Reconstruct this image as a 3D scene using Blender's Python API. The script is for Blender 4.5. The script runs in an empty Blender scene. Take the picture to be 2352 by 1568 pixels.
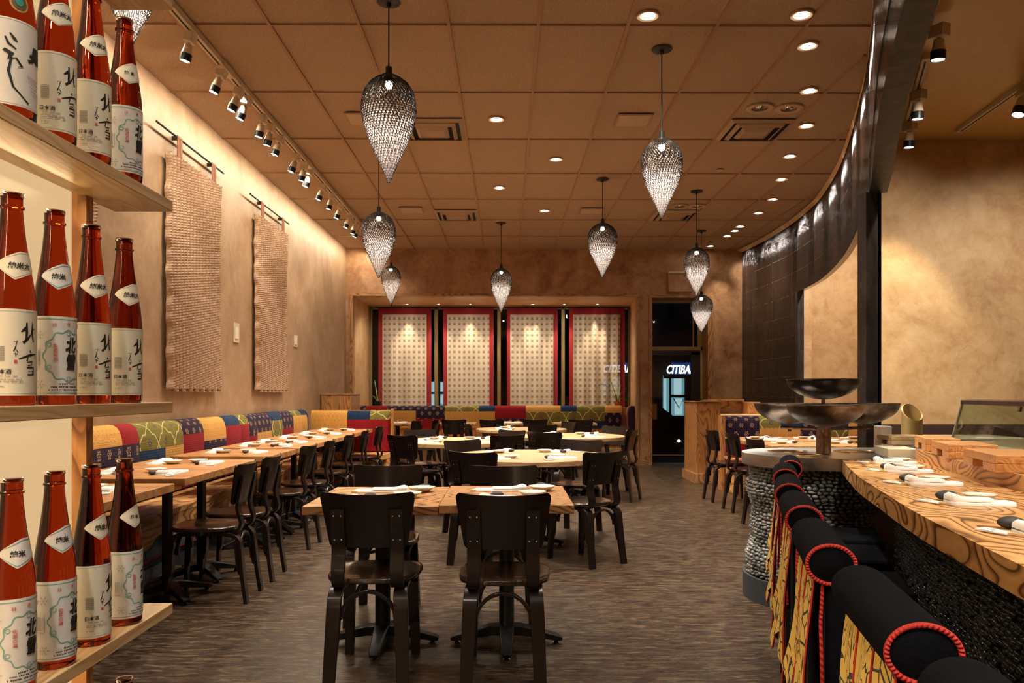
import bpy, bmesh, math, random
from math import pi, sin, cos, atan2, sqrt, radians as R
from mathutils import Vector, Matrix
random.seed(7)
SC = bpy.context.scene
COL = SC.collection
F, H, HY, VX = 1832.0, 1.26, 903.0, 1164.0
TH = 12.0 / 1832.0
CZ = 3.764            # ceiling height

def ray(px):
    u = (px - 1176.0) / F
    return (cos(TH) * u + sin(TH), cos(TH) - u * sin(TH))
def PX(px, Y):
    d = ray(px); return Y * d[0] / d[1]

# ---------------------------------------------------------------- mesh builder
class MB:
    def __init__(s):
        s.v = []; s.f = []; s.m = []; s.uv = {}; s.sm = []
    def add(s, vs, fs, m=0, smooth=False, uvs=None):
        b = len(s.v); s.v.extend([tuple(p) for p in vs])
        for f in fs:
            s.f.append(tuple(b + i for i in f)); s.m.append(m); s.sm.append(smooth)
        if uvs:
            for i, t in enumerate(uvs): s.uv[b + i] = t
        return b
    def hexa(s, p, m=0):
        s.add(p, [(0,3,2,1),(4,5,6,7),(0,1,5,4),(1,2,6,5),(2,3,7,6),(3,0,4,7)], m)
        return s
    def box(s, x0, x1, y0, y1, z0, z1, m=0):
        return s.hexa([(x0,y0,z0),(x1,y0,z0),(x1,y1,z0),(x0,y1,z0),(x0,y0,z1),(x1,y0,z1),(x1,y1,z1),(x0,y1,z1)], m)
    def obox(s, c, sx, sy, sz, a=0, m=0):
        ca, sa = cos(a), sin(a); P = []
        for dz in (-.5, .5):
            for dx, dy in ((-.5,-.5),(.5,-.5),(.5,.5),(-.5,.5)):
                x, y = dx*sx, dy*sy
                P.append((c[0]+x*ca-y*sa, c[1]+x*sa+y*ca, c[2]+dz*sz))
        return s.hexa(P, m)
    def prism(s, pts, z0, z1, m=0, smooth=False, mtop=None):
        n = len(pts)
        vs = [(x,y,z0) for x,y in pts] + [(x,y,z1) for x,y in pts]
        s.add(vs, [(i,(i+1)%n,n+(i+1)%n,n+i) for i in range(n)], m, smooth)
        s.add(vs[:n], [tuple(reversed(range(n)))], m)
        s.add(vs[n:], [tuple(range(n))], m if mtop is None else mtop)
        return s
    def lathe(s, prof, n=24, c=(0,0,0), m=0, smooth=True, cap=True, a0=0):
        vs = []
        for r, z in prof:
            for i in range(n):
                a = 2*pi*i/n + a0
                vs.append((c[0]+r*cos(a), c[1]+r*sin(a), c[2]+z))
        fs = []
        for k in range(len(prof)-1):
            for i in range(n):
                j = (i+1) % n
                fs.append((k*n+i, k*n+j, (k+1)*n+j, (k+1)*n+i))
        s.add(vs, fs, m, smooth)
        if cap:
            s.add(vs[:n], [tuple(reversed(range(n)))], m)
            s.add(vs[-n:], [tuple(range(n))], m)
        return s
    def tube(s, path, r, n=8, m=0, smooth=True, cap=True, closed=False):
        P = [Vector(p) for p in path]; N = len(P)
        rs = r if isinstance(r, (list, tuple)) else [r]*N
        vs = []; up = None
        for i in range(N):
            if closed: t = (P[(i+1)%N]-P[i-1])
            else: t = (P[min(i+1,N-1)]-P[max(i-1,0)])
            t.normalize()
            if up is None:
                up = Vector((0,0,1)) if abs(t.z) < .9 else Vector((1,0,0))
            x = up - t*up.dot(t)
            if x.length < 1e-6: x = t.orthogonal()
            x.normalize(); y = t.cross(x); up = x
            for k in range(n):
                a = 2*pi*k/n
                vs.append(P[i] + x*(rs[i]*cos(a)) + y*(rs[i]*sin(a)))
        fs = []
        L = N if closed else N-1
        for i in range(L):
            i2 = (i+1) % N
            for k in range(n):
                k2 = (k+1) % n
                fs.append((i*n+k, i*n+k2, i2*n+k2, i2*n+k))
        s.add(vs, fs, m, smooth)
        if cap and not closed:
            s.add(vs[:n], [tuple(reversed(range(n)))], m)
            s.add(vs[-n:], [tuple(range(n))], m)
        return s
    def strip(s, path, w, t, side, m=0):
        """flat bar swept along path; w along 'side', t across."""
        P = [Vector(p) for p in path]; N = len(P); sd = Vector(side).normalized(); vs = []
        ws = w if isinstance(w, (list, tuple)) else [w]*N
        ts = t if isinstance(t, (list, tuple)) else [t]*N
        for i in range(N):
            a = (P[min(i+1,N-1)]-P[max(i-1,0)]).normalized()
            b = a.cross(sd).normalized()
            for p, q in ((-1,-1),(1,-1),(1,1),(-1,1)):
                vs.append(P[i] + sd*(p*ws[i]/2) + b*(q*ts[i]/2))
        fs = []
        for i in range(N-1):
            for k in range(4):
                k2 = (k+1)%4
                fs.append((i*4+k, i*4+k2, (i+1)*4+k2, (i+1)*4+k))
        s.add(vs, fs, m, True)
        s.add(vs[:4], [(3,2,1,0)], m); s.add(vs[-4:], [(0,1,2,3)], m)
        return s
    def grid(s, fn, nu, nv, m=0, smooth=True, mf=None, uvf=None, flip=False):
        vs = []; uvs = []
        for j in range(nv+1):
            for i in range(nu+1):
                vs.append(fn(i/nu, j/nv))
                if uvf: uvs.append(uvf(i/nu, j/nv))
        b = len(s.v); s.v.extend([tuple(p) for p in vs])
        if uvf:
            for i, t in enumerate(uvs): s.uv[b+i] = t
        for j in range(nv):
            for i in range(nu):
                a = b + j*(nu+1)+i
                q = (a, a+1, a+nu+2, a+nu+1)
                if flip: q = q[::-1]
                s.f.append(q); s.m.append(mf(i, j) if mf else m); s.sm.append(smooth)
        return s
    def tf(s, M):
        s.v = [tuple(M @ Vector(p)) for p in s.v]; return s
    def mesh(s, name, mats, sharp=35):
        me = bpy.data.meshes.new(name)
        me.from_pydata(s.v, [], s.f)
        if 'glass' in name and 'body' not in name:
            b_ = bmesh.new(); b_.from_mesh(me); bmesh.ops.recalc_face_normals(b_, faces=b_.faces); b_.to_mesh(me); b_.free()
        for mt in (mats if isinstance(mats, (list, tuple)) else [mats]): me.materials.append(mt)
        me.polygons.foreach_set('material_index', s.m)
        me.polygons.foreach_set('use_smooth', s.sm)
        if s.uv:
            l = me.uv_layers.new(name='UVMap')
            for lp in me.loops:
                l.data[lp.index].uv = s.uv.get(lp.vertex_index, (0, 0))
        me.update()
        if any(s.sm) and sharp: me.set_sharp_from_angle(angle=R(sharp))
        return me
    def build(s, name, mats, parent=None, bevel=0, sharp=35, loc=None, rz=0, seg=2, weld=False):
        me = s.mesh(name, mats, sharp)
        o = bpy.data.objects.new(name, me); COL.objects.link(o)
        if parent: o.parent = parent
        if loc is not None: o.location = loc
        if rz: o.rotation_euler = (0, 0, rz)
        if bevel:
            b = o.modifiers.new('b', 'BEVEL'); b.width = bevel; b.segments = seg
            b.limit_method = 'ANGLE'; b.angle_limit = R(40)
        return o

def tag(o, label=None, cat=None, group=None, kind=None):
    if label: o['label'] = label
    if cat: o['category'] = cat
    if group: o['group'] = group
    if kind: o['kind'] = kind
    return o
def struct(o, label=None):
    o['kind'] = 'structure'
    if label: o['label'] = label; 
    return o
def empty(name, loc=(0,0,0), rz=0):
    o = bpy.data.objects.new(name, None); COL.objects.link(o)
    o.location = loc; o.rotation_euler = (0,0,rz); o.empty_display_size = .1
    return o
def copy_tree(o, parent=None):
    c = o.copy(); COL.objects.link(c)
    if parent is not None: c.parent = parent
    for ch in list(o.children): copy_tree(ch, c)
    return c

# ---------------------------------------------------------------- materials
class NT:
    def __init__(s, name):
        s.m = bpy.data.materials.new(name); s.m.use_nodes = True
        s.t = s.m.node_tree; s.n = s.t.nodes; s.b = s.n['Principled BSDF']
    def node(s, typ, **kw):
        n = s.n.new(typ)
        for k, v in kw.items():
            if k.startswith('i_'):
                key = k[2:]
                n.inputs[int(key) if key.isdigit() else key.replace('_', ' ')].default_value = v
            else: setattr(n, k, v)
        return n
    def link(s, a, b): s.t.links.new(a, b); return b
    def coord(s, kind='Object', scale=(1,1,1), rot=(0,0,0), loc=(0,0,0)):
        c = s.node('ShaderNodeTexCoord'); mp = s.node('ShaderNodeMapping')
        mp.inputs['Scale'].default_value = scale; mp.inputs['Rotation'].default_value = rot
        mp.inputs['Location'].default_value = loc
        s.link(c.outputs[kind], mp.inputs['Vector']); return mp.outputs[0]
    def noise(s, vec, scale=5, detail=4, rough=.5, dist=0):
        n = s.node('ShaderNodeTexNoise'); n.inputs['Scale'].default_value = scale
        n.inputs['Detail'].default_value = detail; n.inputs['Roughness'].default_value = rough
        n.inputs['Distortion'].default_value = dist
        if vec is not None: s.link(vec, n.inputs['Vector'])
        return n.outputs['Fac']
    def voro(s, vec, scale=5, feature='F1', rnd=1):
        n = s.node('ShaderNodeTexVoronoi'); n.feature = feature
        n.inputs['Scale'].default_value = scale; n.inputs['Randomness'].default_value = rnd
        if vec is not None: s.link(vec, n.inputs['Vector'])
        return n
    def math(s, op, a, b=None, c=None):
        n = s.node('ShaderNodeMath'); n.operation = op
        for i, x in enumerate((a, b, c)):
            if x is None: continue
            if isinstance(x, (int, float)): n.inputs[i].default_value = x
            else: s.link(x, n.inputs[i])
        return n.outputs[0]
    def ramp(s, fac, stops, interp='LINEAR'):
        n = s.node('ShaderNodeValToRGB'); n.color_ramp.interpolation = interp
        e = n.color_ramp.elements
        while len(e) < len(stops): e.new(.5)
        for i, (p, c) in enumerate(stops):
            e[i].position = p; e[i].color = (*c, 1) if len(c) == 3 else c
        s.link(fac, n.inputs[0]); return n.outputs[0]
    def mix(s, fac, a, b, mode='MIX'):
        n = s.node('ShaderNodeMix'); n.data_type = 'RGBA'; n.blend_type = mode
        for sock, x in ((n.inputs[0], fac), (n.inputs[6], a), (n.inputs[7], b)):
            if isinstance(x, (int, float)): sock.default_value = x
            elif isinstance(x, tuple): sock.default_value = (*x, 1)
            else: s.link(x, sock)
        return n.outputs[2]
    def sep(s, vec):
        n = s.node('ShaderNodeSeparateXYZ'); s.link(vec, n.inputs[0]); return n.outputs
    def bump(s, h, strength=.3, dist=.01):
        n = s.node('ShaderNodeBump'); n.inputs['Strength'].default_value = strength
        n.inputs['Distance'].default_value = dist
        s.link(h, n.inputs['Height']); s.link(n.outputs[0], s.b.inputs['Normal'])
    def color(s, c):
        if isinstance(c, tuple): s.b.inputs['Base Color'].default_value = (*c, 1)
        else: s.link(c, s.b.inputs['Base Color'])
    def set(s, **kw):
        for k, v in kw.items():
            key = {'rough':'Roughness','metal':'Metallic','coat':'Coat Weight','coatr':'Coat Roughness','spec':'Specular IOR Level',
                   'trans':'Transmission Weight','ior':'IOR','alpha':'Alpha','sheen':'Sheen Weight','aniso':'Anisotropic','es':'Emission Strength','sss':'Subsurface Weight'}[k]
            if isinstance(v, (int, float)): s.b.inputs[key].default_value = v
            else: s.link(v, s.b.inputs[key])
        return s

def plain(name, c, rough=.5, metal=0, **kw):
    t = NT(name); t.color(c); t.set(rough=rough, metal=metal, **kw)
    # slight wear so that nothing is perfectly flat
    v = t.coord('Object'); n = t.noise(v, 18, 3)
    cc = t.mix(n, tuple(x*.88 for x in c), tuple(min(1, x*1.1) for x in c)); t.color(cc)
    return t.m
M_gold = lambda: plain('gold_ceiling', (.68,.42,.16), .35)
def emit(name, c, s):
    t = NT(name); t.color((0,0,0)); t.b.inputs['Emission Color'].default_value = (*c, 1); t.set(es=s); return t.m

def plaster(name, cd, cm, cl, scale=1.3, rough=.55):
    t = NT(name); v = t.coord('Object')
    a = t.noise(v, scale, 8, .62, .9); b = t.noise(v, scale*4.5, 7, .72, .9)
    f = t.math('ADD', t.math('MULTIPLY', a, .6), t.math('MULTIPLY', b, .4))
    t.color(t.ramp(f, [(.36, cd), (.5, cm), (.64, cl)]))
    t.set(rough=t.math('ADD', t.math('MULTIPLY', b, .3), rough-.2))
    t.bump(b, .25, .01)
    return t.m
def wood(name, c1, c2, cd, axis=0, rings=9, lens=.35, rough=.4, sc=1.0, coat=0.15, sharp=.12, loc=(0,0,0)):
    """contour grain: bands of a noise stretched along `axis`."""
    t = NT(name)
    s = [3.2*sc]*3; s[axis] = 3.2*sc*lens
    v = t.coord('Object', scale=tuple(s), loc=loc)
    n = t.noise(v, 1.0, 2, .35, .5)
    bands = t.math('FRACT', t.math('MULTIPLY', n, rings*2.2))
    mid = tuple((p+q*2)/3 for p, q in zip(cd, c1))
    line = t.ramp(bands, [(0, cd), (sharp*.55, cd), (sharp*1.2, c1), (.55, c2), (1-sharp*1.4, mid), (1, cd)])
    s2 = [60*sc]*3; s2[axis] = 2.5*sc
    v2 = t.coord('Object', scale=tuple(s2)); fi = t.noise(v2, 1, 3, .6)
    col = t.mix(t.math('MULTIPLY', fi, .35), line, tuple(x*.6 for x in c1))
    t.color(col); t.set(rough=rough, coat=coat, coatr=.3)
    t.bump(t.math('ADD', bands, fi), .12, .004)
    return t.m

M = {}
M['plaster_left'] = plaster('plaster_left', (.30,.18,.10), (.40,.26,.155), (.51,.355,.225), 1.1)
M['plaster_back'] = plaster('plaster_back', (.24,.105,.045), (.42,.225,.11), (.55,.35,.20), 1.7)
M['plaster_right'] = plaster('plaster_right', (.48,.28,.13), (.63,.415,.215), (.74,.53,.31), 1.7)
M['gold_ceiling'] = None
def _ceil():
    t = NT('ceiling_tile'); v = t.coord('Object')
    X, Y, Z = t.sep(v)
    fine = t.noise(v, 90, 5, .75); mid = t.noise(v, 2.2, 3)
    base = t.ramp(fine, [(.3, (.33,.225,.14)), (.5, (.47,.335,.225)), (.7, (.62,.46,.32))])
    base = t.mix(t.math('MULTIPLY', mid, .35), base, (.40,.26,.16))
    t.color(base); t.set(rough=.85); t.bump(fine, .5, .006)
    return t.m
M['ceiling'] = _ceil()
M['gold_ceiling'] = M_gold()
M['grid_bar'] = plain('grid_bar', (.42,.24,.14), .6)
def _floor():
    t = NT('floor_lino')
    v = t.coord('Object', scale=(1.0, 4.5, 1)); v2 = t.coord('Object', scale=(1.3, 6, 1), loc=(7,3,0)); v3 = t.coord('Object', scale=(1,1,1))
    a = t.noise(v, 4.6, 6, .64, .6); b = t.noise(v2, 6.0, 6, .66, .5); c = t.noise(v2, 7, 4, .65)
    X, Y, Z = t.sep(v3)
    c1 = t.ramp(a, [(.33,(.008,.006,.005)),(.42,(.055,.024,.015)),(.47,(.095,.048,.026)),(.50,(.016,.018,.020)),(.56,(.155,.112,.058)),(.64,(.026,.034,.040))])
    c2 = t.ramp(b, [(.40,(.010,.008,.007)),(.46,(.085,.031,.017)),(.51,(.024,.031,.037)),(.57,(.20,.145,.078))])
    col = t.mix(t.ramp(c, [(.46,(0,0,0)),(.54,(1,1,1))]), c1, c2)
    # sheet seams
    tx = t.math('ABSOLUTE', t.math('SUBTRACT', t.math('FRACT', t.math('MULTIPLY', X, 1/.9)), .5))
    ty = t.math('ABSOLUTE', t.math('SUBTRACT', t.math('FRACT', t.math('MULTIPLY', Y, 1/.9)), .5))
    seam = t.math('GREATER_THAN', t.math('MAXIMUM', tx, ty), .4985)
    col = t.mix(t.math('MULTIPLY', seam, .5), col, (.03,.02,.015))
    col = t.mix(1.0, col, (.80,.77,.75), 'MULTIPLY'); t.color(col); t.set(rough=.34, spec=.4); t.bump(c, .08, .002)
    return t.m
M['floor'] = _floor()
WA, WB, WD = (.56,.30,.12), (.66,.38,.17), (.20,.07,.02)
M['wood_x'] = wood('table_wood_x', WA, WB, WD, 0, 13, .38)
M['wood_y'] = wood('table_wood_y', WA, WB, WD, 1, 13, .38)
M['wood_front'] = wood('front_table_wood', (.60,.29,.10), (.70,.37,.15), (.12,.035,.008), 0, 9, .5, sc=1.1, sharp=.13)
M['wood_front_b'] = wood('front_table_wood_b', (.62,.31,.11), (.72,.39,.16), (.10,.03,.007), 0, 12, .6, sc=1.15, loc=(3,7,1), sharp=.14)
M['wood_round'] = wood('round_table_wood', (.58,.345,.17), (.66,.41,.22), (.46,.25,.11), 0, 7, .2)
M['wood_left'] = wood('left_table_wood', (.52,.235,.08), (.62,.31,.12), (.38,.16,.05), 0, 5, .2, rough=.38, coat=.1)
M['wood_seat'] = wood('bench_wood', (.64,.32,.11), (.76,.42,.17), (.22,.08,.02), 1, 6, .25)
M['wood_counter'] = wood('counter_wood', (.68,.34,.11), (.78,.45,.18), (.09,.025,.006), 1, 11, .40, sc=1.0, rough=.38, sharp=.13, coat=.05)
M['wood_panel'] = wood('panel_wood', (.50,.22,.07), (.60,.29,.10), (.24,.085,.025), 2, 9, .14, sc=1.6)
M['wood_trim'] = wood('trim_wood', (.46,.23,.09), (.55,.30,.13), (.24,.09,.03), 2, 9, .15, sc=1.5)
M['wood_trim_x'] = wood('trim_wood_x', (.46,.23,.09), (.55,.30,.13), (.18,.07,.02), 0, 9, .15, sc=1.5)
M['wood_pale'] = wood('pale_wood', (.76,.52,.27), (.82,.60,.34), (.62,.38,.17), 1, 6, .2, sc=1.6)
M['wood_tray'] = wood('tray_wood', (.72,.34,.12), (.80,.44,.18), (.55,.22,.06), 0, 8, .4, sc=4)
M['ebony'] = (lambda t: (t.color(t.mix(t.noise(t.coord('Object', scale=(40,40,2)), 1, 3), (.008,.0045,.004), (.019,.010,.008))), t.set(rough=.33, coat=.3, coatr=.14, spec=.35), t.m)[-1])(NT('ebony_lacquer'))
M['seat_wood'] = (lambda t: (t.color(t.ramp(t.noise(t.coord('Object', scale=(26,1.2,1)), 1, 3, .6), [(.4,(.006,.004,.003)),(.5,(.045,.02,.009)),(.56,(.010,.006,.004)),(.64,(.08,.038,.016))])), t.set(rough=.25, coat=.5, coatr=.12), t.m)[-1])(NT('seat_wood_painted_sheen'))  # brown streaks painted into the colour stand in for reflections on the seat
M['black_metal'] = plain('black_metal', (.012,.013,.014), .42, .3)
M['chrome'] = plain('chrome', (.75,.75,.74), .15, 1)
M['dark_steel'] = (lambda t: (t.color(t.ramp(t.noise(t.coord('Object', scale=(3,3,1)), 3, 6, .7, 1), [(.35,(.020,.015,.013)),(.55,(.045,.04,.042)),(.68,(.09,.055,.035)),(.75,(.14,.12,.10))])), t.set(rough=.5, metal=.6), t.m)[-1])(NT('mill_steel'))
def _steel():
    t = NT('brushed_steel'); v = t.coord('Object', scale=(3,3,160)); n = t.noise(v, 2, 3)
    t.color(t.ramp(n, [(.3,(.78,.78,.78)),(.7,(.85,.85,.84))])); t.set(rough=.36, metal=1, aniso=.6); t.bump(n, .05, .001); return t.m
M['steel'] = _steel()
def _wok():
    t = NT('wok_iron'); v = t.coord('Object'); n = t.noise(v, 6, 7, .7, 1.2)
    t.color(t.ramp(n, [(.3,(.055,.035,.025)),(.5,(.16,.12,.095)),(.7,(.34,.28,.22))])); t.set(rough=t.math('ADD', t.math('MULTIPLY', n, .4), .18), metal=.85); return t.m
M['wok'] = _wok()
M['wok_dark'] = plain('wok_dark', (.035,.027,.024), .3, .8)
M['copper'] = (lambda t: (t.color(t.ramp(t.noise(t.coord('Object'), 12, 6, .7), [(.35,(.10,.05,.03)),(.55,(.24,.14,.09)),(.7,(.42,.34,.28))])), t.set(rough=.35, metal=.9), t.m)[-1])(NT('aged_copper'))
M['brass'] = plain('brass', (.6,.42,.16), .25, 1)
def _screen():
    t = NT('screen_tile'); v = t.coord('UV')
    X, Y, Z = t.sep(v)
    fx = t.math('FRACT', t.math('MULTIPLY', X, 1/.30)); fz = t.math('FRACT', t.math('MULTIPLY', Y, 1/.30))
    jx = t.math('LESS_THAN', fx, .012); jz = t.math('LESS_THAN', fz, .010)
    col_id = t.math('FLOOR', t.math('MULTIPLY', X, 1/.30))
    wn = t.node('ShaderNodeTexWhiteNoise'); wn.noise_dimensions = '2D'
    cb = t.node('ShaderNodeCombineXYZ'); t.link(col_id, cb.inputs[0]); t.link(t.math('FLOOR', t.math('MULTIPLY', Y, 1/.30)), cb.inputs[1]); t.link(cb.outputs[0], wn.inputs['Vector'])
    vs = t.node('ShaderNodeCombineXYZ'); t.link(t.math('MULTIPLY', X, 9), vs.inputs[0]); t.link(t.math('MULTIPLY', Y, .8), vs.inputs[1])
    n = t.noise(vs.outputs[0], 1, 4)
    base = t.ramp(n, [(.35,(.005,.003,.002)),(.5,(.018,.007,.004)),(.62,(.010,.013,.012)),(.72,(.035,.015,.005))])
    base = t.mix(t.math('MULTIPLY', wn.outputs[0], .5), base, (.03,.015,.01))
    jn = t.noise(vs.outputs[0], 1.3, 3)
    jm = t.math('MULTIPLY', t.math('MAXIMUM', t.math('MULTIPLY', jx, .35), jz), t.math('GREATER_THAN', jn, .50))
    t.color(t.mix(jm, base, (.30,.24,.18)))
    rib = t.math('SINE', t.math('MULTIPLY', X, 2*pi/.021))
    vf = t.node('ShaderNodeCombineXYZ'); t.link(t.math('MULTIPLY', X, 110), vf.inputs[0]); t.link(t.math('MULTIPLY', Y, 2.5), vf.inputs[1])
    fn = t.noise(vf.outputs[0], 1, 2)
    hh = t.math('ADD', t.math('MULTIPLY', rib, .5), t.math('MULTIPLY', fn, .35))
    t.set(rough=.11, spec=.6); t.bump(hh, 1.0, .010)
    return t.m
M['screen'] = _screen()

def fabric_bump(t, strength=.25):
    v = t.coord('UV', scale=(1,1,1)); X, Y, Z = t.sep(v)
    w = t.math('ADD', t.math('SINE', t.math('MULTIPLY', X, 2*pi/.009)), t.math('SINE', t.math('MULTIPLY', Y, 2*pi/.012)))
    t.bump(w, strength, .0015)
def fab(name, c):
    t = NT(name); v = t.coord('UV', scale=(60, 8, 1)); n = t.noise(v, 1, 3)
    t.color(t.mix(n, tuple(x*.7 for x in c), tuple(min(1,x*1.25) for x in c))); t.set(rough=.85, sheen=.03, spec=.2); fabric_bump(t); return t.m
M['f_red'] = fab('red_fabric', (.26,.008,.014)); M['f_blue'] = fab('blue_fabric', (.010,.032,.085))
def _gold():
    t = NT('gold_dot_fabric'); v = t.coord('UV'); X, Y, Z = t.sep(v)
    p = .055
    a = t.math('MULTIPLY', X, 1/p); b = t.math('MULTIPLY', Y, 1/p)
    row = t.math('MULTIPLY', t.math('MODULO', t.math('FLOOR', b), 2), .5)
    fx = t.math('SUBTRACT', t.math('FRACT', t.math('ADD', a, row)), .5); fy = t.math('SUBTRACT', t.math('FRACT', b), .5)
    d = t.math('ADD', t.math('ABSOLUTE', t.math('MULTIPLY', fx, 1.8)), t.math('ABSOLUTE', fy))
    dot = t.math('LESS_THAN', d, .14)
    n = t.noise(t.coord('UV', scale=(60,8,1)), 1, 3)
    t.color(t.mix(dot, t.mix(n, (.50,.26,.055), (.66,.37,.10)), (.18,.07,.015))); t.set(rough=.85, sheen=.03, spec=.2); fabric_bump(t); return t.m
M['f_gold'] = _gold()
def _purple():
    t = NT('purple_motif_fabric'); v = t.coord('UV'); X, Y, Z = t.sep(v)
    p, q = .14, .085
    b = t.math('MULTIPLY', Y, 1/q); row = t.math('MULTIPLY', t.math('MODULO', t.math('FLOOR', t.math('ADD', b, 40)), 2), .5)
    fx = t.math('MULTIPLY', t.math('SUBTRACT', t.math('FRACT', t.math('ADD', t.math('MULTIPLY', X, 1/p), row)), .5), p)
    fy = t.math('MULTIPLY', t.math('SUBTRACT', t.math('FRACT', b), .5), q)
    r = t.math('SQRT', t.math('ADD', t.math('MULTIPLY', fx, fx), t.math('MULTIPLY', fy, fy)))
    an = t.math('ARCTAN2', fy, fx)
    pet = t.math('ADD', .019, t.math('MULTIPLY', t.math('COSINE', t.math('MULTIPLY', an, 6)), .006))
    ring = t.math('LESS_THAN', t.math('ABSOLUTE', t.math('SUBTRACT', r, pet)), .0042)
    core = t.math('LESS_THAN', r, .006)
    mk = t.math('MAXIMUM', ring, core)
    st = t.math('FRACT', t.math('MULTIPLY', X, 1/.024))
    base = t.mix(t.math('GREATER_THAN', st, .55), (.030,.012,.045), (.012,.008,.016))
    t.color(t.mix(t.math('MULTIPLY', mk, .8), base, (.50,.34,.19))); t.set(rough=.85, sheen=.03, spec=.2); fabric_bump(t); return t.m
M['f_purple'] = _purple()
def _green():
    t = NT('green_lattice_fabric'); v = t.coord('UV'); X, Y, Z = t.sep(v)
    p, q = .30, .30
    def wrap(x, k): return t.math('PINGPONG', x, k)
    # stepped ogee lattice: zig-zag lines with a step
    u = t.math('MULTIPLY', X, 1/p); w = t.math('MULTIPLY', Y, 1/q)
    tri = t.math('PINGPONG', t.math('ADD', w, .03), .5)
    stp = t.math('MULTIPLY', t.math('GREATER_THAN', tri, .25), .09)
    s_ = t.math('ADD', t.math('MULTIPLY', tri, .82), stp)
    fu = t.math('PINGPONG', u, .5)
    d1 = t.math('ABSOLUTE', t.math('SUBTRACT', fu, s_))
    line = t.math('LESS_THAN', d1, .022)
    jog = t.math('MULTIPLY', t.math('LESS_THAN', t.math('ABSOLUTE', t.math('SUBTRACT', tri, .25)), .018),
                 t.math('MULTIPLY', t.math('GREATER_THAN', fu, .19), t.math('LESS_THAN', fu, .31)))
    line = t.math('MAXIMUM', line, jog)
    # flowers in lattice cells
    def flower(ox, oy):
        fx = t.math('MULTIPLY', t.math('SUBTRACT', t.math('FRACT', t.math('ADD', u, ox)), .5), p)
        fy = t.math('MULTIPLY', t.math('SUBTRACT', t.math('FRACT', t.math('ADD', w, oy)), .5), q)
        r = t.math('SQRT', t.math('ADD', t.math('MULTIPLY', fx, fx), t.math('MULTIPLY', fy, fy)))
        an = t.math('ARCTAN2', fy, fx)
        pet = t.math('ADD', .019, t.math('MULTIPLY', t.math('COSINE', t.math('MULTIPLY', an, 6)), .011))
        return t.math('LESS_THAN', r, pet), t.math('LESS_THAN', r, .0045)
    f1, c1 = flower(.5, 0); f2, c2 = flower(0, .5)
    fl = t.math('MAXIMUM', f1, f2); co = t.math('MAXIMUM', c1, c2)
    n = t.noise(t.coord('UV', scale=(4,3,1)), 1, 4)
    base = t.mix(n, (.11,.10,.012), (.25,.215,.05))
    c = t.mix(line, base, (.62,.52,.27)); c = t.mix(fl, c, (.12,.028,.11)); c = t.mix(co, c, (.7,.6,.4))
    t.color(c); t.set(rough=.85, sheen=.03, spec=.2); fabric_bump(t); return t.m
M['f_green'] = _green()
M['velvet'] = (lambda t: (t.color(t.mix(t.noise(t.coord('Object'), 30, 4, .7), (.0018,.0018,.0026), (.006,.0065,.009))), t.set(rough=.95, sheen=.0, spec=.08), t.bump(t.noise(t.coord('Object'), 160, 3), .5, .003), t.m)[-1])(NT('black_pile_fabric'))
M['cord_red'] = (lambda t: (t.color((.50,.022,.012)), t.set(rough=.7), t.bump(t.math('SINE', t.math('MULTIPLY', t.math('ADD', t.sep(t.coord('UV'))[0], t.sep(t.coord('UV'))[1]), 6.28)), .6, .002), t.m)[-1])(NT('red_cord'))
M['red_lining'] = plain('red_lining', (.33,.015,.012), .8)
def _yellow():
    t = NT('yellow_print_cloth'); v = t.coord('UV')
    vv = t.voro(v, 24, 'DISTANCE_TO_EDGE'); ln = t.math('LESS_THAN', vv.outputs['Distance'], .052)
    mask = t.math('GREATER_THAN', t.noise(v, 5.5, 2), .47)
    v2 = t.coord('UV', scale=(1, .25, 1)); n2 = t.noise(v2, 13, 2, .4, 1.2)
    l2 = t.math('LESS_THAN', t.math('ABSOLUTE', t.math('SUBTRACT', t.math('FRACT', t.math('MULTIPLY', n2, 12)), .5)), .075)
    pat = t.math('MAXIMUM', t.math('MULTIPLY', ln, mask), t.math('MULTIPLY', l2, t.math('SUBTRACT', 1, mask)))
    t.color(t.mix(pat, (.82,.56,.13), (.05,.05,.045))); t.set(rough=.8); return t.m
M['yellow_cloth'] = _yellow()
M['blue_cloth'] = plain('blue_cloth', (.10,.17,.25), .85)
M['pebble'] = (lambda t: (t.color(t.ramp(t.noise(t.coord('Object'), 9, 3), [(.3,(.10,.115,.12)),(.5,(.20,.215,.21)),(.7,(.36,.34,.31))])), t.set(rough=.26, coat=.6, coatr=.12), t.m)[-1])(NT('river_pebble'))
M['pebble_black'] = (lambda t: (t.color(t.ramp(t.noise(t.coord('Object'), 9, 3), [(.3,(.01,.011,.012)),(.6,(.035,.036,.035))])), t.set(rough=.18, coat=.7, coatr=.1), t.m)[-1])(NT('black_pebble'))
M['grout'] = plain('grout', (.28,.17,.12), .9)
M['base_metal'] = plain('base_metal', (.05,.06,.07), .55, .2)
M['stone'] = plain('rest_stone', (.035,.037,.042), .62)
M['white_cloth'] = plain('white_cloth', (.90,.87,.82), .85)
M['paper'] = plain('paper_sleeve', (.86,.83,.77), .7)
M['dish'] = plain('white_glaze', (.80,.77,.70), .25)
M['chop'] = plain('chopstick_wood', (.70,.50,.26), .6)
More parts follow.
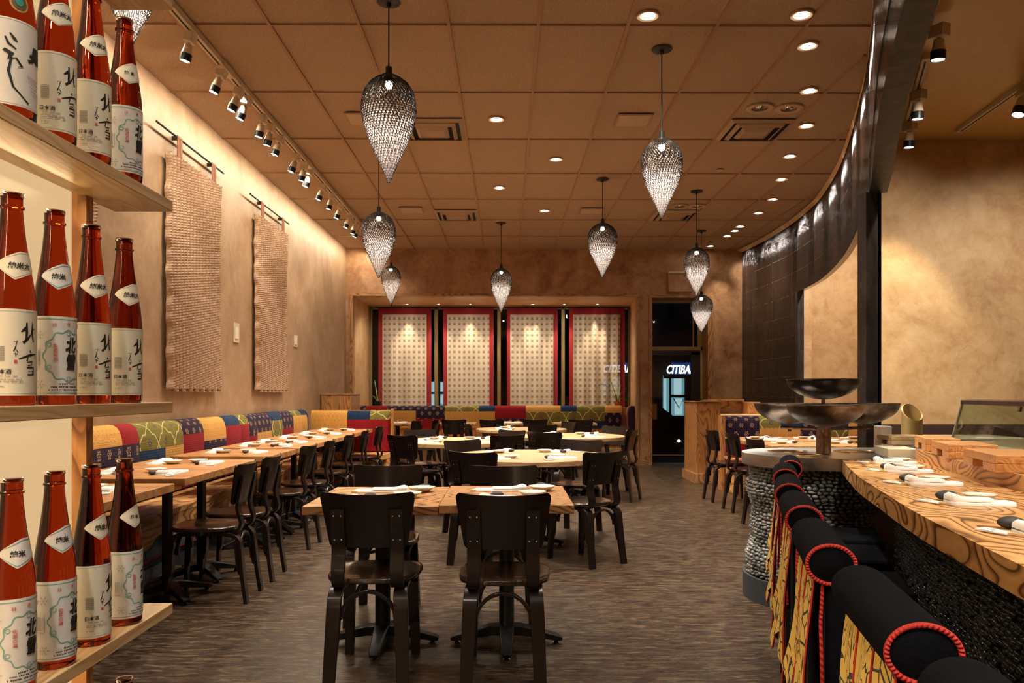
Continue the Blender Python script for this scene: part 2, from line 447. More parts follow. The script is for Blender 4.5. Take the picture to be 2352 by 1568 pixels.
def _curtain():
    t = NT('check_curtain'); v = t.coord('UV'); X, Y, Z = t.sep(v)
    fx = t.math('FRACT', t.math('MULTIPLY', X, 1/.0945)); fy = t.math('FRACT', t.math('MULTIPLY', Y, 1/.108))
    sq = t.math('MULTIPLY', t.math('LESS_THAN', t.math('ABSOLUTE', t.math('SUBTRACT', fx, .5)), .23), t.math('LESS_THAN', t.math('ABSOLUTE', t.math('SUBTRACT', fy, .5)), .21))
    band = t.math('MULTIPLY', t.math('LESS_THAN', t.math('ABSOLUTE', t.math('SUBTRACT', fx, .5)), .30), .25)
    c = t.mix(band, (.94,.82,.68), (.78,.62,.48)); c = t.mix(t.math('MULTIPLY', sq, .75), c, (.28,.20,.16))
    t.color(c); t.set(rough=.9)
    tr = t.node('ShaderNodeBsdfTranslucent'); t.link(c, tr.inputs[0])
    tp = t.node('ShaderNodeBsdfTransparent')
    mx = t.node('ShaderNodeMixShader'); mx.inputs[0].default_value = .35
    t.link(t.b.outputs[0], mx.inputs[1]); t.link(tr.outputs[0], mx.inputs[2])
    m2 = t.node('ShaderNodeMixShader'); m2.inputs[0].default_value = .16
    t.link(mx.outputs[0], m2.inputs[1]); t.link(tp.outputs[0], m2.inputs[2])
    t.link(m2.outputs[0], t.n['Material Output'].inputs[0]); return t.m
M['curtain'] = _curtain()
M['curtain_red'] = plain('curtain_red', (.24,.008,.014), .85)
def _glass(name, c=(1,1,1), rough=0.0, ior=1.45):
    t = NT(name); t.color(c); t.set(rough=rough, trans=1, ior=ior); return t.m
def _pane(name, tint=(.9,.93,.92), refl=.10):
    t = NT(name); tp = t.node('ShaderNodeBsdfTransparent'); tp.inputs[0].default_value = (*tint, 1)
    gl = t.node('ShaderNodeBsdfGlossy'); gl.inputs['Roughness'].default_value = .02
    fr = t.node('ShaderNodeFresnel'); fr.inputs[0].default_value = 1.22 if name == 'case_glass' else 1.5
    gm = t.node('ShaderNodeNewGeometry'); ff = t.math('MULTIPLY', fr.outputs[0], t.math('SUBTRACT', 1, gm.outputs['Backfacing']))
    mx = t.node('ShaderNodeMixShader'); t.link(ff, mx.inputs[0]); t.link(tp.outputs[0], mx.inputs[1]); t.link(gl.outputs[0], mx.inputs[2])
    t.link(mx.outputs[0], t.n['Material Output'].inputs[0]); return t.m
M['pane'] = _pane('window_glass'); M['case_glass'] = _pane('case_glass', (.86,.90,.86))
def _bottle():
    t = NT('amber_glass'); t.color((.30,.030,.006)); t.set(rough=.02, trans=1, ior=1.38); return t.m
M['bottle'] = _bottle()
M['bottle_dark'] = _glass('amber_glass_neck', (.20,.025,.008), .03, 1.4)
M['label_cream'] = plain('label_cream', (.80,.76,.62), .6)
M['label_white'] = plain('label_white', (.78,.77,.74), .55)
M['ink'] = plain('ink_black', (.012,.012,.012), .6); M['ink_teal'] = plain('ink_teal', (.22,.44,.39), .6)
M['ink_red'] = plain('ink_red', (.62,.10,.10), .6); M['ink_brown'] = plain('ink_brown', (.13,.07,.03), .6); M['ink_gold'] = plain('ink_gold', (.42,.30,.12), .45)
M['ink_green'] = plain('ink_green', (.02,.30,.24), .5)
M['ink_grey'] = plain('ink_grey', (.35,.33,.30), .6)
M['back_lit'] = emit('backlit_panel', (1.0,.66,.33), .28)
def _net():
    t = NT('pendant_net'); t.color((.03,.025,.022)); t.set(rough=.35, metal=.6); return t.m
M['net'] = _net()
def _bead():
    t = NT('pendant_scales'); t.color((.86,.80,.76)); t.set(rough=.3, spec=.6)
    tr = t.node('ShaderNodeBsdfTranslucent'); tr.inputs[0].default_value = (.95,.86,.80,1)
    tp = t.node('ShaderNodeBsdfTransparent')
    mx = t.node('ShaderNodeMixShader'); mx.inputs[0].default_value = .62
    t.link(t.b.outputs[0], mx.inputs[1]); t.link(tr.outputs[0], mx.inputs[2])
    m2 = t.node('ShaderNodeMixShader'); m2.inputs[0].default_value = .30
    t.link(mx.outputs[0], m2.inputs[1]); t.link(tp.outputs[0], m2.inputs[2])
    t.link(m2.outputs[0], t.n['Material Output'].inputs[0]); return t.m
M['bead'] = _bead()
M['lamp_on'] = emit('lamp_glow', (1.0,.86,.68), 40)
M['lamp_small'] = emit('lamp_glow_small', (1.0,.88,.72), 5)
M['lamp_off'] = plain('lamp_reflector', (.45,.42,.38), .25, .8)
M['fixture_white'] = plain('fixture_cream', (.66,.55,.40), .5)
M['fixture_trim'] = plain('fixture_trim', (.55,.40,.27), .5)
M['grille'] = plain('vent_metal', (.42,.29,.18), .5); M['grille_dark'] = plain('vent_dark', (.02,.015,.012), .8)
def _weave():
    t = NT('woven_rope'); v = t.coord('Object'); n = t.noise(v, 55, 4, .7); n2 = t.noise(v, 7, 3)
    c = t.ramp(n, [(.3,(.26,.15,.09)),(.5,(.42,.27,.175)),(.7,(.60,.43,.30))])
    t.color(t.mix(t.math('MULTIPLY', n2, .3), c, (.34,.19,.11))); t.set(rough=.9); t.bump(n, .25, .002); return t.m
M['weave'] = _weave()
M['strap'] = plain('strap_cloth', (.30,.13,.08), .9)
M['leaf'] = plain('leaf_green', (.14,.21,.05), .5); M['terracotta'] = plain('terracotta', (.42,.13,.055), .8); M['petal'] = plain('petal', (.85,.80,.72), .6)
M['yellow_metal'] = plain('anodised_frame', (.34,.25,.10), .4, .4)
M['black_frame'] = plain('black_frame', (.012,.010,.009), .4)
M['bamboo'] = wood('bamboo', (.56,.40,.16), (.64,.48,.22), (.46,.30,.10), 2, 4, .05)
M['white_box'] = plain('cream_box', (.80,.70,.48), .7)
M['backsplash'] = plain('backsplash', (.065,.04,.035), .35)
M['night'] = plain('night_masonry', (.02,.016,.014), .9); M['asphalt'] = plain('asphalt', (.02,.02,.022), .8)
M['sign_white'] = emit('sign_white', (.95,1.0,1.0), .8); M['sign_blue'] = emit('sign_blue', (.02,.07,.32), .2)
M['teal_lit'] = emit('lit_interior', (.22,.50,.58), .25)
M['teal_pale'] = emit('lit_interior_pale', (.50,.74,.80), .32)
EXPO = 1.35
# ================================================================ SETTING
XL, YB, YW, YF = -2.80, 13.9, 15.65, -3.0      # left wall, back wall, window plane, wall behind the camera
XR = 7.2; YK = 7.85
struct(MB().box(-3.2, XR+.2, YF-.2, 16.2, -.12, 0).build('floor', M['floor']))
# ceiling slab and exposed grid
struct(MB().box(-3.2, XR+.2, YF-.2, 16.2, CZ+.012, CZ+.15).build('ceiling', M['ceiling']))
struct(MB().box(XL-.2, XL, YF-.2, YB+.2, 0, CZ+.02).build('wall_left', M['plaster_left']))
# screen curve (plan) shared by the ceiling edge, header and beam
CUR = [(4.10,14.0),(4.16,13.2),(4.18,12.3),(4.14,11.4),(4.03,10.4),(3.88,9.65),(3.61,8.6),(3.30,7.62),(3.05,6.9),(2.76,6.1),(2.52,5.5),(2.33,5.05),(1.95,4.17),(1.73,3.62),(1.55,3.15),(1.43,2.83),(1.25,2.3),(1.05,1.7),(.78,.9),(.4,-.1),(.0,-1.2),(-.5,-3.0)]
def cur(s):
    """Catmull-Rom through CUR, s in 0..len-1"""
    i = min(int(s), len(CUR)-2); t = s - i
    P = [Vector(CUR[max(0,min(len(CUR)-1,k))]) for k in (i-1,i,i+1,i+2)]
    return .5*((2*P[1]) + (-P[0]+P[2])*t + (2*P[0]-5*P[1]+4*P[2]-P[3])*t*t + (-P[0]+3*P[1]-3*P[2]+P[3])*t**3)
def cur_n(s):
    a = cur(max(0, s-.02)); b = cur(min(len(CUR)-1, s+.02)); d = (b-a).normalized()
    return Vector((-d.y, d.x))      # points to +x side (kitchen)
def s_at_y(y):
    lo, hi = 0.0, len(CUR)-1.001
    for _ in range(40):
        m = (lo+hi)/2
        if cur(m).y > y: lo = m
        else: hi = m
    return lo
# ceiling grid bars (dining side only)
gb = MB()
def xcur(y): return cur(s_at_y(y)).x if y < 14 else 4.1
k = -6
while .215+.61*k < 4.2:
    x = .215+.61*k; k += 1
    if x < XL: continue
    y1 = YB; y0 = YF
    if x > -.4:
        ys = [y for y in [YF + .05*i for i in range(340)] if y < 13.9 and xcur(y) > x+.02]
        y0 = min(ys) if ys else YB
        y1 = YB
    gb.box(x-.011, x+.011, y0, y1, CZ-.003, CZ+.02)
k = -7
while 5.44+1.22*k < 13.9:
    y = 5.44+1.22*k; k += 1
    if y < YF: continue
    gb.box(XL, xcur(y)-.01, y-.006, y+.006, CZ-.0015, CZ+.02)
struct(gb.build('trim_1', M['grid_bar']))
# smooth kitchen ceiling under the slab, right of the screen
kc = MB(); n = 60; pts = []
for i in range(n+1):
    s = (len(CUR)-1.0)*i/n*.9999; p = cur(s) + cur_n(s)*.05
    pts.append((p.x, p.y))
for i in range(n):
    (xa, ya), (xb, yb) = pts[i], pts[i+1]
    kc.hexa([(xa,ya,CZ-.004),(xb,yb,CZ-.004),(XR,yb,CZ-.004),(XR,ya,CZ-.004),(xa,ya,CZ+.012),(xb,yb,CZ+.012),(XR,yb,CZ+.012),(XR,ya,CZ+.012)])
struct(kc.build('ceiling_kitchen', M['gold_ceiling']))
# back wall with window and door openings
WX0, WX1, WZ0, WZ1 = -2.68, 2.26, .30, 2.955
DX0, DX1, DZ1 = 2.53, 3.51, 2.93
bw = MB()
def wallseg(x0,x1,z0,z1): bw.box(x0,x1,YB,YB+.12,z0,z1)
wallseg(XL-.2, WX0, 0, CZ+.02); wallseg(WX0, WX1, WZ1, CZ+.02); wallseg(WX0, WX1, 0, WZ0); wallseg(WX1, DX0, 0, CZ+.02)
wallseg(DX0, DX1, DZ1, CZ+.02); wallseg(DX1, XR+.2, 0, CZ+.02)
struct(bw.build('wall_back', M['plaster_back']))
# window bay: jambs, head, sill
bay = MB()
bay.hexa([(WX0-.15,YB+.12,0),(WX0,YB+.12,0),(WX0,YW,0),(WX0-.15,YW,0),(WX0-.15,YB+.12,3.1),(WX0,YB+.12,3.1),(WX0,YW,3.1),(WX0-.15,YW,3.1)])
bay.hexa([(WX1,YB+.12,0),(WX1+.15,YB+.12,0),(2.57,YW,0),(2.42,YW,0),(WX1,YB+.12,3.1),(WX1+.15,YB+.12,3.1),(2.57,YW,3.1),(2.42,YW,3.1)])
bay.box(WX0, 2.42, YB+.12, YW+.1, WZ1, 3.1); bay.box(WX0, 2.42, YB+.12, YW+.1, -.05, .02)
struct(bay.build('wall_bay', M['plaster_right']))
# kitchen back wall and booth alcove walls
struct(MB().box(3.62, XR+.2, YK, YK+.12, 0, CZ+.02).box(5.25, 5.37, YK+.12, 11.4, 0, CZ+.02).build('wall_kitchen', M['plaster_right']))
struct(MB().box(4.22, 5.4, 11.32, 11.44, 0, CZ).box(4.19, 4.30, 11.22, 11.34, 0, CZ).build('wall_alcove', M['plaster_right']))
struct(MB().box(XR, XR+.2, YF-.2, 16, 0, CZ+.02).build('wall_right', M['plaster_right']))
struct(MB().box(-3.2, XR+.2, YF-.2, YF, 0, CZ+.02).build('wall_front', M['plaster_back']))
struct(MB().box(3.9, 4.6, YK-.012, YK, 0, .01).box(3.63, XR, YK-.012, YK-.001, 0, .955).build('trim_2', M['backsplash']))
# dark tiled screen: full height for Y>11.35, header below the ceiling in front of that
sc = MB(); sA = 0.0; sB = s_at_y(11.3); ns = 30
arc = [0.0]; SS = [i*(len(CUR)-1.001)/260 for i in range(261)]
for i in range(260): arc.append(arc[-1] + (cur(SS[i+1])-cur(SS[i])).length)
def arclen(s):
    x = s/(len(CUR)-1.001)*260; i = min(int(x), 259); return arc[i] + (arc[i+1]-arc[i])*(x-i)
def screen_part(mb, s0, s1, z0, z1, n, thick=.06):
    def fr(off):
        return lambda u, v: (lambda p, nn: (p.x+nn.x*off, p.y+nn.y*off, z0+(z1-z0)*v))(cur(s0+(s1-s0)*u), cur_n(s0+(s1-s0)*u))
    uvf = lambda u, v: (arclen(s0+(s1-s0)*u), z0+(z1-z0)*v)
    mb.grid(fr(0), n, 2, uvf=uvf); mb.grid(fr(thick), n, 2, uvf=uvf, flip=True)
    for v, fl in ((0, True), (1, False)):
        z = z0+(z1-z0)*v
        mb.grid(lambda u, w: (lambda p, nn: (p.x+nn.x*thick*w, p.y+nn.y*thick*w, z))(cur(s0+(s1-s0)*u), cur_n(s0+(s1-s0)*u)), n, 1, flip=fl)
screen_part(sc, sA, sB, 0, CZ-.01, 40)
screen_part(sc, sB, len(CUR)-1.01, 2.70, CZ-.01, 140)
struct(sc.build('wall_screen', M['screen'], sharp=60), 'dark glossy tiled screen curving along the ceiling to the kitchen')
# ceiling edge trim along the screen
ct = MB(); sE = len(CUR)-1.01
ct.grid(lambda u, v: (lambda p, nn: (p.x-nn.x*(.005+.10*v*max(0, 1-u*2.4)), p.y-nn.y*(.005+.10*v*max(0,1-u*2.4)), CZ-.012-.03*(1-v)))(cur(sE*u), cur_n(sE*u)), 120, 1)
struct(ct.build('trim_3', M['wood_pale']))
# steel beam under the header, ends at the post
bm_ = MB(); s0, s1 = s_at_y(5.72), sE
bm_.grid(lambda u, v: (lambda p, nn, q: (p.x+nn.x*q[0], p.y+nn.y*q[0], q[1]))(cur(s0+(s1-s0)*u), cur_n(s0+(s1-s0)*u), [(-.005,2.693),(.115,2.693),(.115,2.95),(-.005,2.95)][v if isinstance(v,int) else int(round(v*3))]), 90, 3, smooth=False)
bm_.grid(lambda u, v: (lambda p, nn: (p.x+nn.x*(.115+.0*v), p.y+nn.y*.115, 2.70+(CZ-2.70)*v))(cur(s0+(s1-s0)*u), cur_n(s0+(s1-s0)*u)), 90, 1)
struct(bm_.build('trim_4', M['dark_steel']))
# post, jamb
po = MB().box(2.575,2.60,5.70,5.84,0,2.70).box(2.60,2.685,5.70,5.715,0,2.95).box(2.60,2.685,5.825,5.84,0,2.72).box(2.66,2.685,5.7,5.84,0,2.9)
struct(po.build('trim_5', M['dark_steel']))
pj = cur(sB); struct(MB().box(pj.x-.03, pj.x+.05, pj.y-.08, pj.y+.02, 0, 2.70).build('trim_6', M['dark_steel']))
# wood trims round the window bay and the door
t = MB()
for (x0,x1,z0,z1) in ((WX0-.045,WX0+.005,0,WZ1-.0055),(WX1-.005,WX1+.045,0,WZ1-.0055)): t.box(x0,x1,YB-.03,YB+.135,z0,z1)
struct(t.build('trim_7', M['wood_trim'])); 
struct(MB().box(WX0-.045,WX1+.045,YB-.03,YB+.135,WZ1-.005,WZ1+.045).build('trim_8', M['wood_trim_x']))
t = MB()
for (x0,x1) in ((DX0-.05,DX0+.005),(DX1-.005,DX1+.09)): t.box(x0,x1,YB-.02,YB+.13,0,DZ1-.0055)
struct(t.build('trim_9', M['wood_trim'])); struct(MB().box(DX0-.05,DX1+.09,YB-.02,YB+.13,DZ1-.005,DZ1+.045).build('trim_10', M['wood_trim_x']))
struct(MB().box(DX1,DX1+.05,YB+.13,YB+.5,0,DZ1).box(DX0-.05,DX0,YB+.13,YB+.5,0,DZ1).box(DX0,DX1,YB+.13,YB+.5,DZ1,DZ1+.05).build('wall_door_recess', M['wood_panel']))
bb = MB().box(WX1+.045,DX0-.05,YB-.02,YB,0,.16).box(DX1+.09,4.1,YB-.02,YB,0,.16).box(XL,WX0-.045,YB-.02,YB,0,.16)
struct(bb.build('baseboard_back', M['wood_trim_x']))
struct(MB().box(XL,XL+.015,YF,10.9,0,.12).build('baseboard_left', M['base_metal']))
# window: four lights with mullions
w = empty('window_1', (0,YW,0)); struct(w)
fr = MB()
for px in (1002,1146,1293):
    x = PX(px, YW); fr.box(x-.035,x+.035,-.03,.05,.3,WZ1)
fr.box(WX0,2.42,-.03,.05,WZ1-.05,WZ1).box(WX0,WX0+.04,-.03,.05,.3,WZ1).box(2.38,2.42,-.03,.05,.3,WZ1).box(WX0,2.42,-.03,.05,.25,.32)
fr.build('window_frame', M['yellow_metal'], w, bevel=.004)
MB().box(WX0,2.42,.01,.016,.32,WZ1-.05).build('glass_pane', M['pane'], w)
MB().box(WX0,2.42,-.02,.1,0,.3).build('window_sill', M['plaster_back'], w)
# door with side mullion and transom
YD = YB+.42
d = empty('door_1', (0,YD,0)); struct(d)
xm = PX(1606,YD)
zt = lambda py: H+(HY-py)/F*YD
fr = MB().box(DX0,DX1,-.03,.03,zt(805),zt(796)).box(xm-.035,xm+.03,-.03,.03,zt(796),DZ1).box(xm+.012,xm+.06,-.035,.03,0,zt(805)).box(DX0,DX1,-.03,.03,DZ1-.05,DZ1).box(DX1-.03,DX1,-.03,.03,0,DZ1)
fr.box(PX(1592,YD)-.012,PX(1592,YD)+.012,-.03,.0,zt(796),DZ1)
fr.build('door_frame', M['yellow_metal'], d, bevel=.003)
lf = MB().box(DX0,xm,-.02,.025,zt(806)-.07,zt(806)).box(xm-.15,xm+.01,-.02,.025,.03,zt(806)-.02).box(DX0,DX0+.06,-.02,.025,.03,zt(806)-.02).box(DX0,xm,-.02,.025,.02,.16)
lf.build('door_leaf', M['black_frame'], d, bevel=.003)
MB().box(DX0,DX1,.0,.006,.16,DZ1-.05).build('glass_pane', M['pane'], d)
MB().box(DX0+.05,xm-.05,-.035,-.02,.145,.165).build('kick_rail', M['chrome'], d)
MB().box(DX0+.01,DX0+.16,-.06,-.03,zt(963),zt(927)).build('push_plate', M['wood_panel'], d)
struct(MB().box(DX0,DX1,YB,YD,.0,.02).build('trim_11', M['base_metal']))

# ---------------- outside: street, far shop fronts with lit signs
st = empty('street', (0,30,0)); 
struct(MB().box(-30,30,16.3,60,-.3,-.16).build('ground_street', M['asphalt']))
struct(MB().box(-30,40,31.2,32,-.2,12).build('wall_far_building', M['night']))
def text_mesh(body, size, ext=0.0, bold=0.0, shear=0.0, align='CENTER'):
    c = bpy.data.curves.new('txt', 'FONT'); c.body = body; c.size = size; c.extrude = ext; c.offset = bold
    c.shear = shear; c.align_x = align; c.align_y = 'CENTER'; c.resolution_u = 3
    o = bpy.data.objects.new('txt', c); COL.objects.link(o); bpy.context.view_layer.update()
    me = bpy.data.meshes.new_from_object(o.evaluated_get(bpy.context.evaluated_depsgraph_get()))
    bpy.data.objects.remove(o); return me
YS = 31.0
def sign(px0, px1, y0, y1, label):
    r = empty('illuminated_sign', ((PX(px0,YS)+PX(px1,YS))/2, YS, H+(HY-(y0+y1)/2)/F*YS)); tag(r, label, 'sign')
    W_ = PX(px1,YS)-PX(px0,YS); h = (y1-y0)/F*YS
    MB().box(-W_/2+.22,W_/2+.25,-.02,.14,-h/2-.02,h/2+.10).build('sign_board', M['sign_blue'], r)
    me = text_mesh('CITIBANK', 1.0, .02, .02, .25)
    xs = [v.co.x for v in me.vertices]; ys = [v.co.y for v in me.vertices]
    sx = W_/(max(xs)-min(xs)); sy = h/(max(ys)-min(ys)); cx = (max(xs)+min(xs))/2; cy = (max(ys)+min(ys))/2
    for v in me.vertices:
        x, y, z = v.co; v.co = ((x-cx)*sx, -.05-z, (y-cy)*sy)
    me.materials.clear(); me.materials.append(M['sign_white'])
    o = bpy.data.objects.new('sign_lettering', me); COL.objects.link(o); o.parent = r
    return r
sign(1386,1466,838,855,'blue bank sign with white letters, the one seen through the window at the potted plant')
sign(1531,1612,838,858,'blue bank sign with white letters seen through the glass door')
def storefront(px0, px1, y0, y1, label, bars=True):
    x0, x1 = PX(px0,YS), PX(px1,YS); z0, z1 = H+(HY-y1)/F*YS, H+(HY-y0)/F*YS
    r = empty('lit_storefront', ((x0+x1)/2, YS, z0)); tag(r, label, 'storefront'); w = x1-x0; h = z1-z0
    MB().box(-w/2,w/2,.10,.14,0,h).build('lit_interior', M['teal_lit'], r)
    p = MB(); 
    for (a,b,c_,d_) in ((.28,.48,.5,.93),(.62,.70,.1,.45),(.80,.98,.55,.9),(.30,.50,.04,.44),(.80,.98,.08,.42),(.02,.08,.1,.95)): p.box(-w/2+w*a,-w/2+w*b,.06,.09,h*c_,h*d_)
    p.build('notice_panel', M['teal_pale'], r)
    MB().box(-w/2,w/2,-.02,.12,-(z0+.155),-.06).build('stall_riser', M['black_frame'], r)
    f = MB()
    for a in (.17,.58,.76) : f.box(-w/2+w*a-.035,-w/2+w*a+.035,-.04,.05,0,h)
    f.box(-w/2+w*.55,-w/2+w*.70,-.05,.05,0,h*.98); f.box(-w/2+w*.15,w/2,-.04,.05,h*.46,h*.53).box(-w/2,w/2,-.04,.05,h*.93,h).box(-w/2,w/2,-.04,.05,-.06,.02)
    f.build('door_framing', M['black_frame'], r)
    if bars:
        g = MB(); g.tube([(-w*.25,-.06,h*.44),(-w*.10,-.06,h*.2),(0,-.06,h*.42),(.1*w,-.06,h*.22)],.02,5).tube([(w*.3,-.06,h*.42),(w*.45,-.06,h*.1)],.02,5).tube([(w*.45,-.06,h*.42),(w*.3,-.06,h*.1)],.02,5)
        g.build('graffiti_line', M['black_frame'], r)
storefront(1524,1612,862,956,'teal lit bank vestibule seen through the glass door')
storefront(1386,1466,862,930,'teal lit shop window seen beside the potted plant', False)
storefront(976,1020,872,932,'lit shop window between the two left curtains', False)
# parked car outside the door
c = empty('parked_car', (2.07,17.9,-.16)); tag(c, 'dark parked car with a lit head lamp outside the glass door', 'car')
prof = [(-2.1,.30),(-2.05,.70),(-1.2,.82),(-.75,1.30),(.9,1.32),(1.5,.86),(2.1,.78),(2.15,.32)]
cb_ = MB(); n = len(prof)
vs = [(x,-.8,z) for x,z in prof]+[(x,.8,z) for x,z in prof]
cb_.add(vs, [(i,(i+1)%n,n+(i+1)%n,n+i) for i in range(n)]+[tuple(range(n)),tuple(reversed(range(n,2*n)))])
cb_.build('body', M['black_frame'], c, bevel=.06)
for x in (-1.35,1.35):
    for y in (-.72,.72):
        MB().lathe([(.05,-.1),(.32,-.1),(.32,.1),(.05,.1)],20).tf(Matrix.Translation((x,y,.32))@Matrix.Rotation(pi/2,4,'X')).build('wheel', M['black_metal'], c)
MB().lathe([(.01,-.03),(.05,0),(.01,.03)],12,(1.62,-.82,.40)).build('head_lamp', emit('car_lamp',(1,.8,.55),1.5), c)
bpy.data.objects.remove(st)
# ================================================================ CEILING THINGS
def zpt(px, py, z):            # world point at height z under pixel
    d = ray(px); zc = (z-H)*F/(HY-py); return (d[0]*zc, d[1]*zc)
SPOTS = []
def spot(loc, tgt, power, angle=60, blend=.5, col=(1,.87,.70), size=.03):
    l = bpy.data.lights.new('spot', 'SPOT'); l.energy = power; l.spot_size = R(angle); l.spot_blend = blend
    l.color = col; l.shadow_soft_size = size
    o = bpy.data.objects.new('spot_light', l); COL.objects.link(o); o.location = loc
    d = Vector(tgt)-Vector(loc); o.rotation_euler = d.to_track_quat('-Z','Y').to_euler(); return o

def make_downlight(rim=.075, kind=0):
    r = empty('downlight')
    MB().lathe([(rim*.70,.010),(rim,.010),(rim,-.003),(rim*.93,-.006),(rim*.72,-.002)],28,cap=False).build('trim_ring', M['fixture_trim'], r)
    MB().lathe([(.002,.022),(rim*.70,.022),(rim*.70,-.001)],24,cap=False).build('reflector', M['lamp_off'], r)
    b = MB().lathe([(.001,.0),(rim*.40,.001),(rim*.48,.010)],18,cap=False)
    b.tf(Matrix.Rotation(R(12),4,'Y')).build('bulb', M['lamp_on'], r); return r
DL = [(1140,274,'between the two near pendants, left of centre'),(1277,366,'in the middle of the ceiling, right of the first lit one'),(1147,431,'above the centre back pendant, third from the back'),
      (1251,484,'nearest the back wall in the middle of the ceiling'),(1488,37,'at the top edge just left of the near right pendant')]
DR = [(1841,35),(1855,106),(1858,209),(1852,289),(1814,359),(1795,412),(1775,458),(1742,489),(1700,520),(1688,530),(1670,542),(1632,565)]
ordn = ['nearest','second','third','fourth','fifth','sixth','seventh','eighth','ninth','tenth','eleventh','farthest']
dl0 = None
def place_dl(x, y, label, group):
    global dl0
    if dl0 is None: dl0 = o = make_downlight()
    else: o = copy_tree(dl0)
    o.location = (x, y, CZ-.001); tag(o, label, 'ceiling light', group); return o
for px, py, t in DL:
    x, y = zpt(px, py, CZ); place_dl(x, y, 'recessed lit downlight '+t, 'downlights in the middle of the ceiling')
    spot((x,y,CZ-.03), (x-.05,y+.1,0), 120, 115, .9)
for i, (px, py) in enumerate(DR):
    x, y = zpt(px, py, CZ); 
    if xcur(y)-x < .12: x = xcur(y)-.14
    place_dl(x, y, f'recessed lit downlight in the row beside the tiled screen, {ordn[i]} from the camera', 'downlights along the screen')
    nn = cur_n(s_at_y(y)); spot((x,y,CZ-.055),(x+nn.x,y+nn.y,CZ-.60), 30, 62, .5, (1,.95,.88), .035); spot((x,y,CZ-.03), (x+nn.x*.75,y+nn.y*.75-.1,1.2), 34, 70, .6, (1,.86,.68))
bpx = [934,1006,1079,1150,1223,1295,1371]
for i, px in enumerate(bpx):
    y = 15.2; x = PX(px, y)
    o = copy_tree(dl0); o.location = (x,y,WZ1-.001); o.scale = (.7,.7,.7)
    tag(o, f'small downlight over the curtains, {["first","second","third","fourth","fifth","sixth","seventh"][i]} from the left', 'ceiling light', 'small downlights in the window head')
    spot((x,y,WZ1-.02), (x,y+.16,1.3), 44, 60, 1.0, (1,.78,.5), .015)
for i, (px, py) in enumerate([(1745,249),(1812,250),(1561,474),(1601,474)]):
    x, y = zpt(px, py, CZ); r = empty('dark_downlight', (x,y,CZ-.001))
    tag(r, ['unlit twin recessed light left of its pair by the near right vent','unlit twin recessed light right of its pair by the near right vent','unlit recessed light over the far right vent, left one','unlit recessed light over the far right vent, right one'][i], 'ceiling light', 'unlit recessed lights')
    MB().lathe([(.07,.010),(.12,.010),(.12,-.003),(.105,-.007),(.072,-.002)],28,cap=False).build('trim_ring', M['fixture_trim'], r)
    MB().lathe([(.002,.022),(.070,.022),(.070,-.001)],24,cap=False).build('reflector', M['lamp_off'], r)
    MB().lathe([(.001,-.002),(.03,.0),(.045,.02)],16,cap=False).build('lens', M['chrome'], r)
# square diffusers
def diffuser(x, y, label):
    r = empty('air_vent', (x,y,CZ-.001)); tag(r, label, 'air vent', 'square air diffusers')
    f = MB()
    for a, z in ((.295,-.004),(.225,-.02),(.15,-.03)):
        b = a-.035
        for p in (((-a,-a),(a,-a),(b,-b),(-b,-b)),((a,-a),(a,a),(b,b),(b,-b)),((a,a),(-a,a),(-b,b),(b,b)),((-a,a),(-a,-a),(-b,-b),(-b,b))):
            (x0,y0),(x1,y1),(x2,y2),(x3,y3) = p
            f.add([(x0,y0,z),(x1,y1,z),(x2,y2,z-.022),(x3,y3,z-.022),(x0,y0,z+.004),(x1,y1,z+.004),(x2,y2,z-.018),(x3,y3,z-.018)],[(0,3,2,1),(4,5,6,7),(0,1,5,4),(2,3,7,6)])
    f.build('louvre', M['grille'], r); f2 = MB().box(-.115,.115,-.115,.115,-.045,-.04); f2.build('centre_plate', M['grille'], r)
    MB().box(-.27,.27,-.27,.27,-.002,.004).build('duct_opening', M['grille_dark'], r)
for x, y, l in ((2.35,7.57,'square air vent at right near the two dark recessed lights'),(-.70,7.57,'square air vent behind the large near pendant'),(-.70,11.2,'square air vent near the back wall, left of centre'),(2.35,11.2,'square air vent near the back wall behind the near right pendant')):
    diffuser(x, y, l)
for i, (x, y) in enumerate([(1.16,7.3),(-1.30,7.28),(-1.30,10.9),(1.16,10.95)]):
    r = empty('speaker_grille', (x,y,CZ-.001)); tag(r, 'flat square speaker grille in the ceiling, '+['nearest one, left of the near right pendant','near one, half behind the large pendant','far one left of the back left vent','far one behind the centre right pendant'][i], 'speaker', 'square ceiling speakers')
    MB().box(-.16,.16,-.16,.16,-.008,.0).build('frame', M['grid_bar'], r, bevel=.003); MB().box(-.14,.14,-.14,.14,-.011,-.008).build('grille_face', M['fixture_trim'], r)
r = MB().lathe([(.045,.004),(.045,-.004),(.02,-.008),(.001,-.010)],20,cap=False).build('sprinkler_cap', M['fixture_trim'], loc=(*zpt(1653,391,CZ),CZ-.001)); tag(r, 'small round sprinkler cap beside the far right tiles', 'sprinkler')

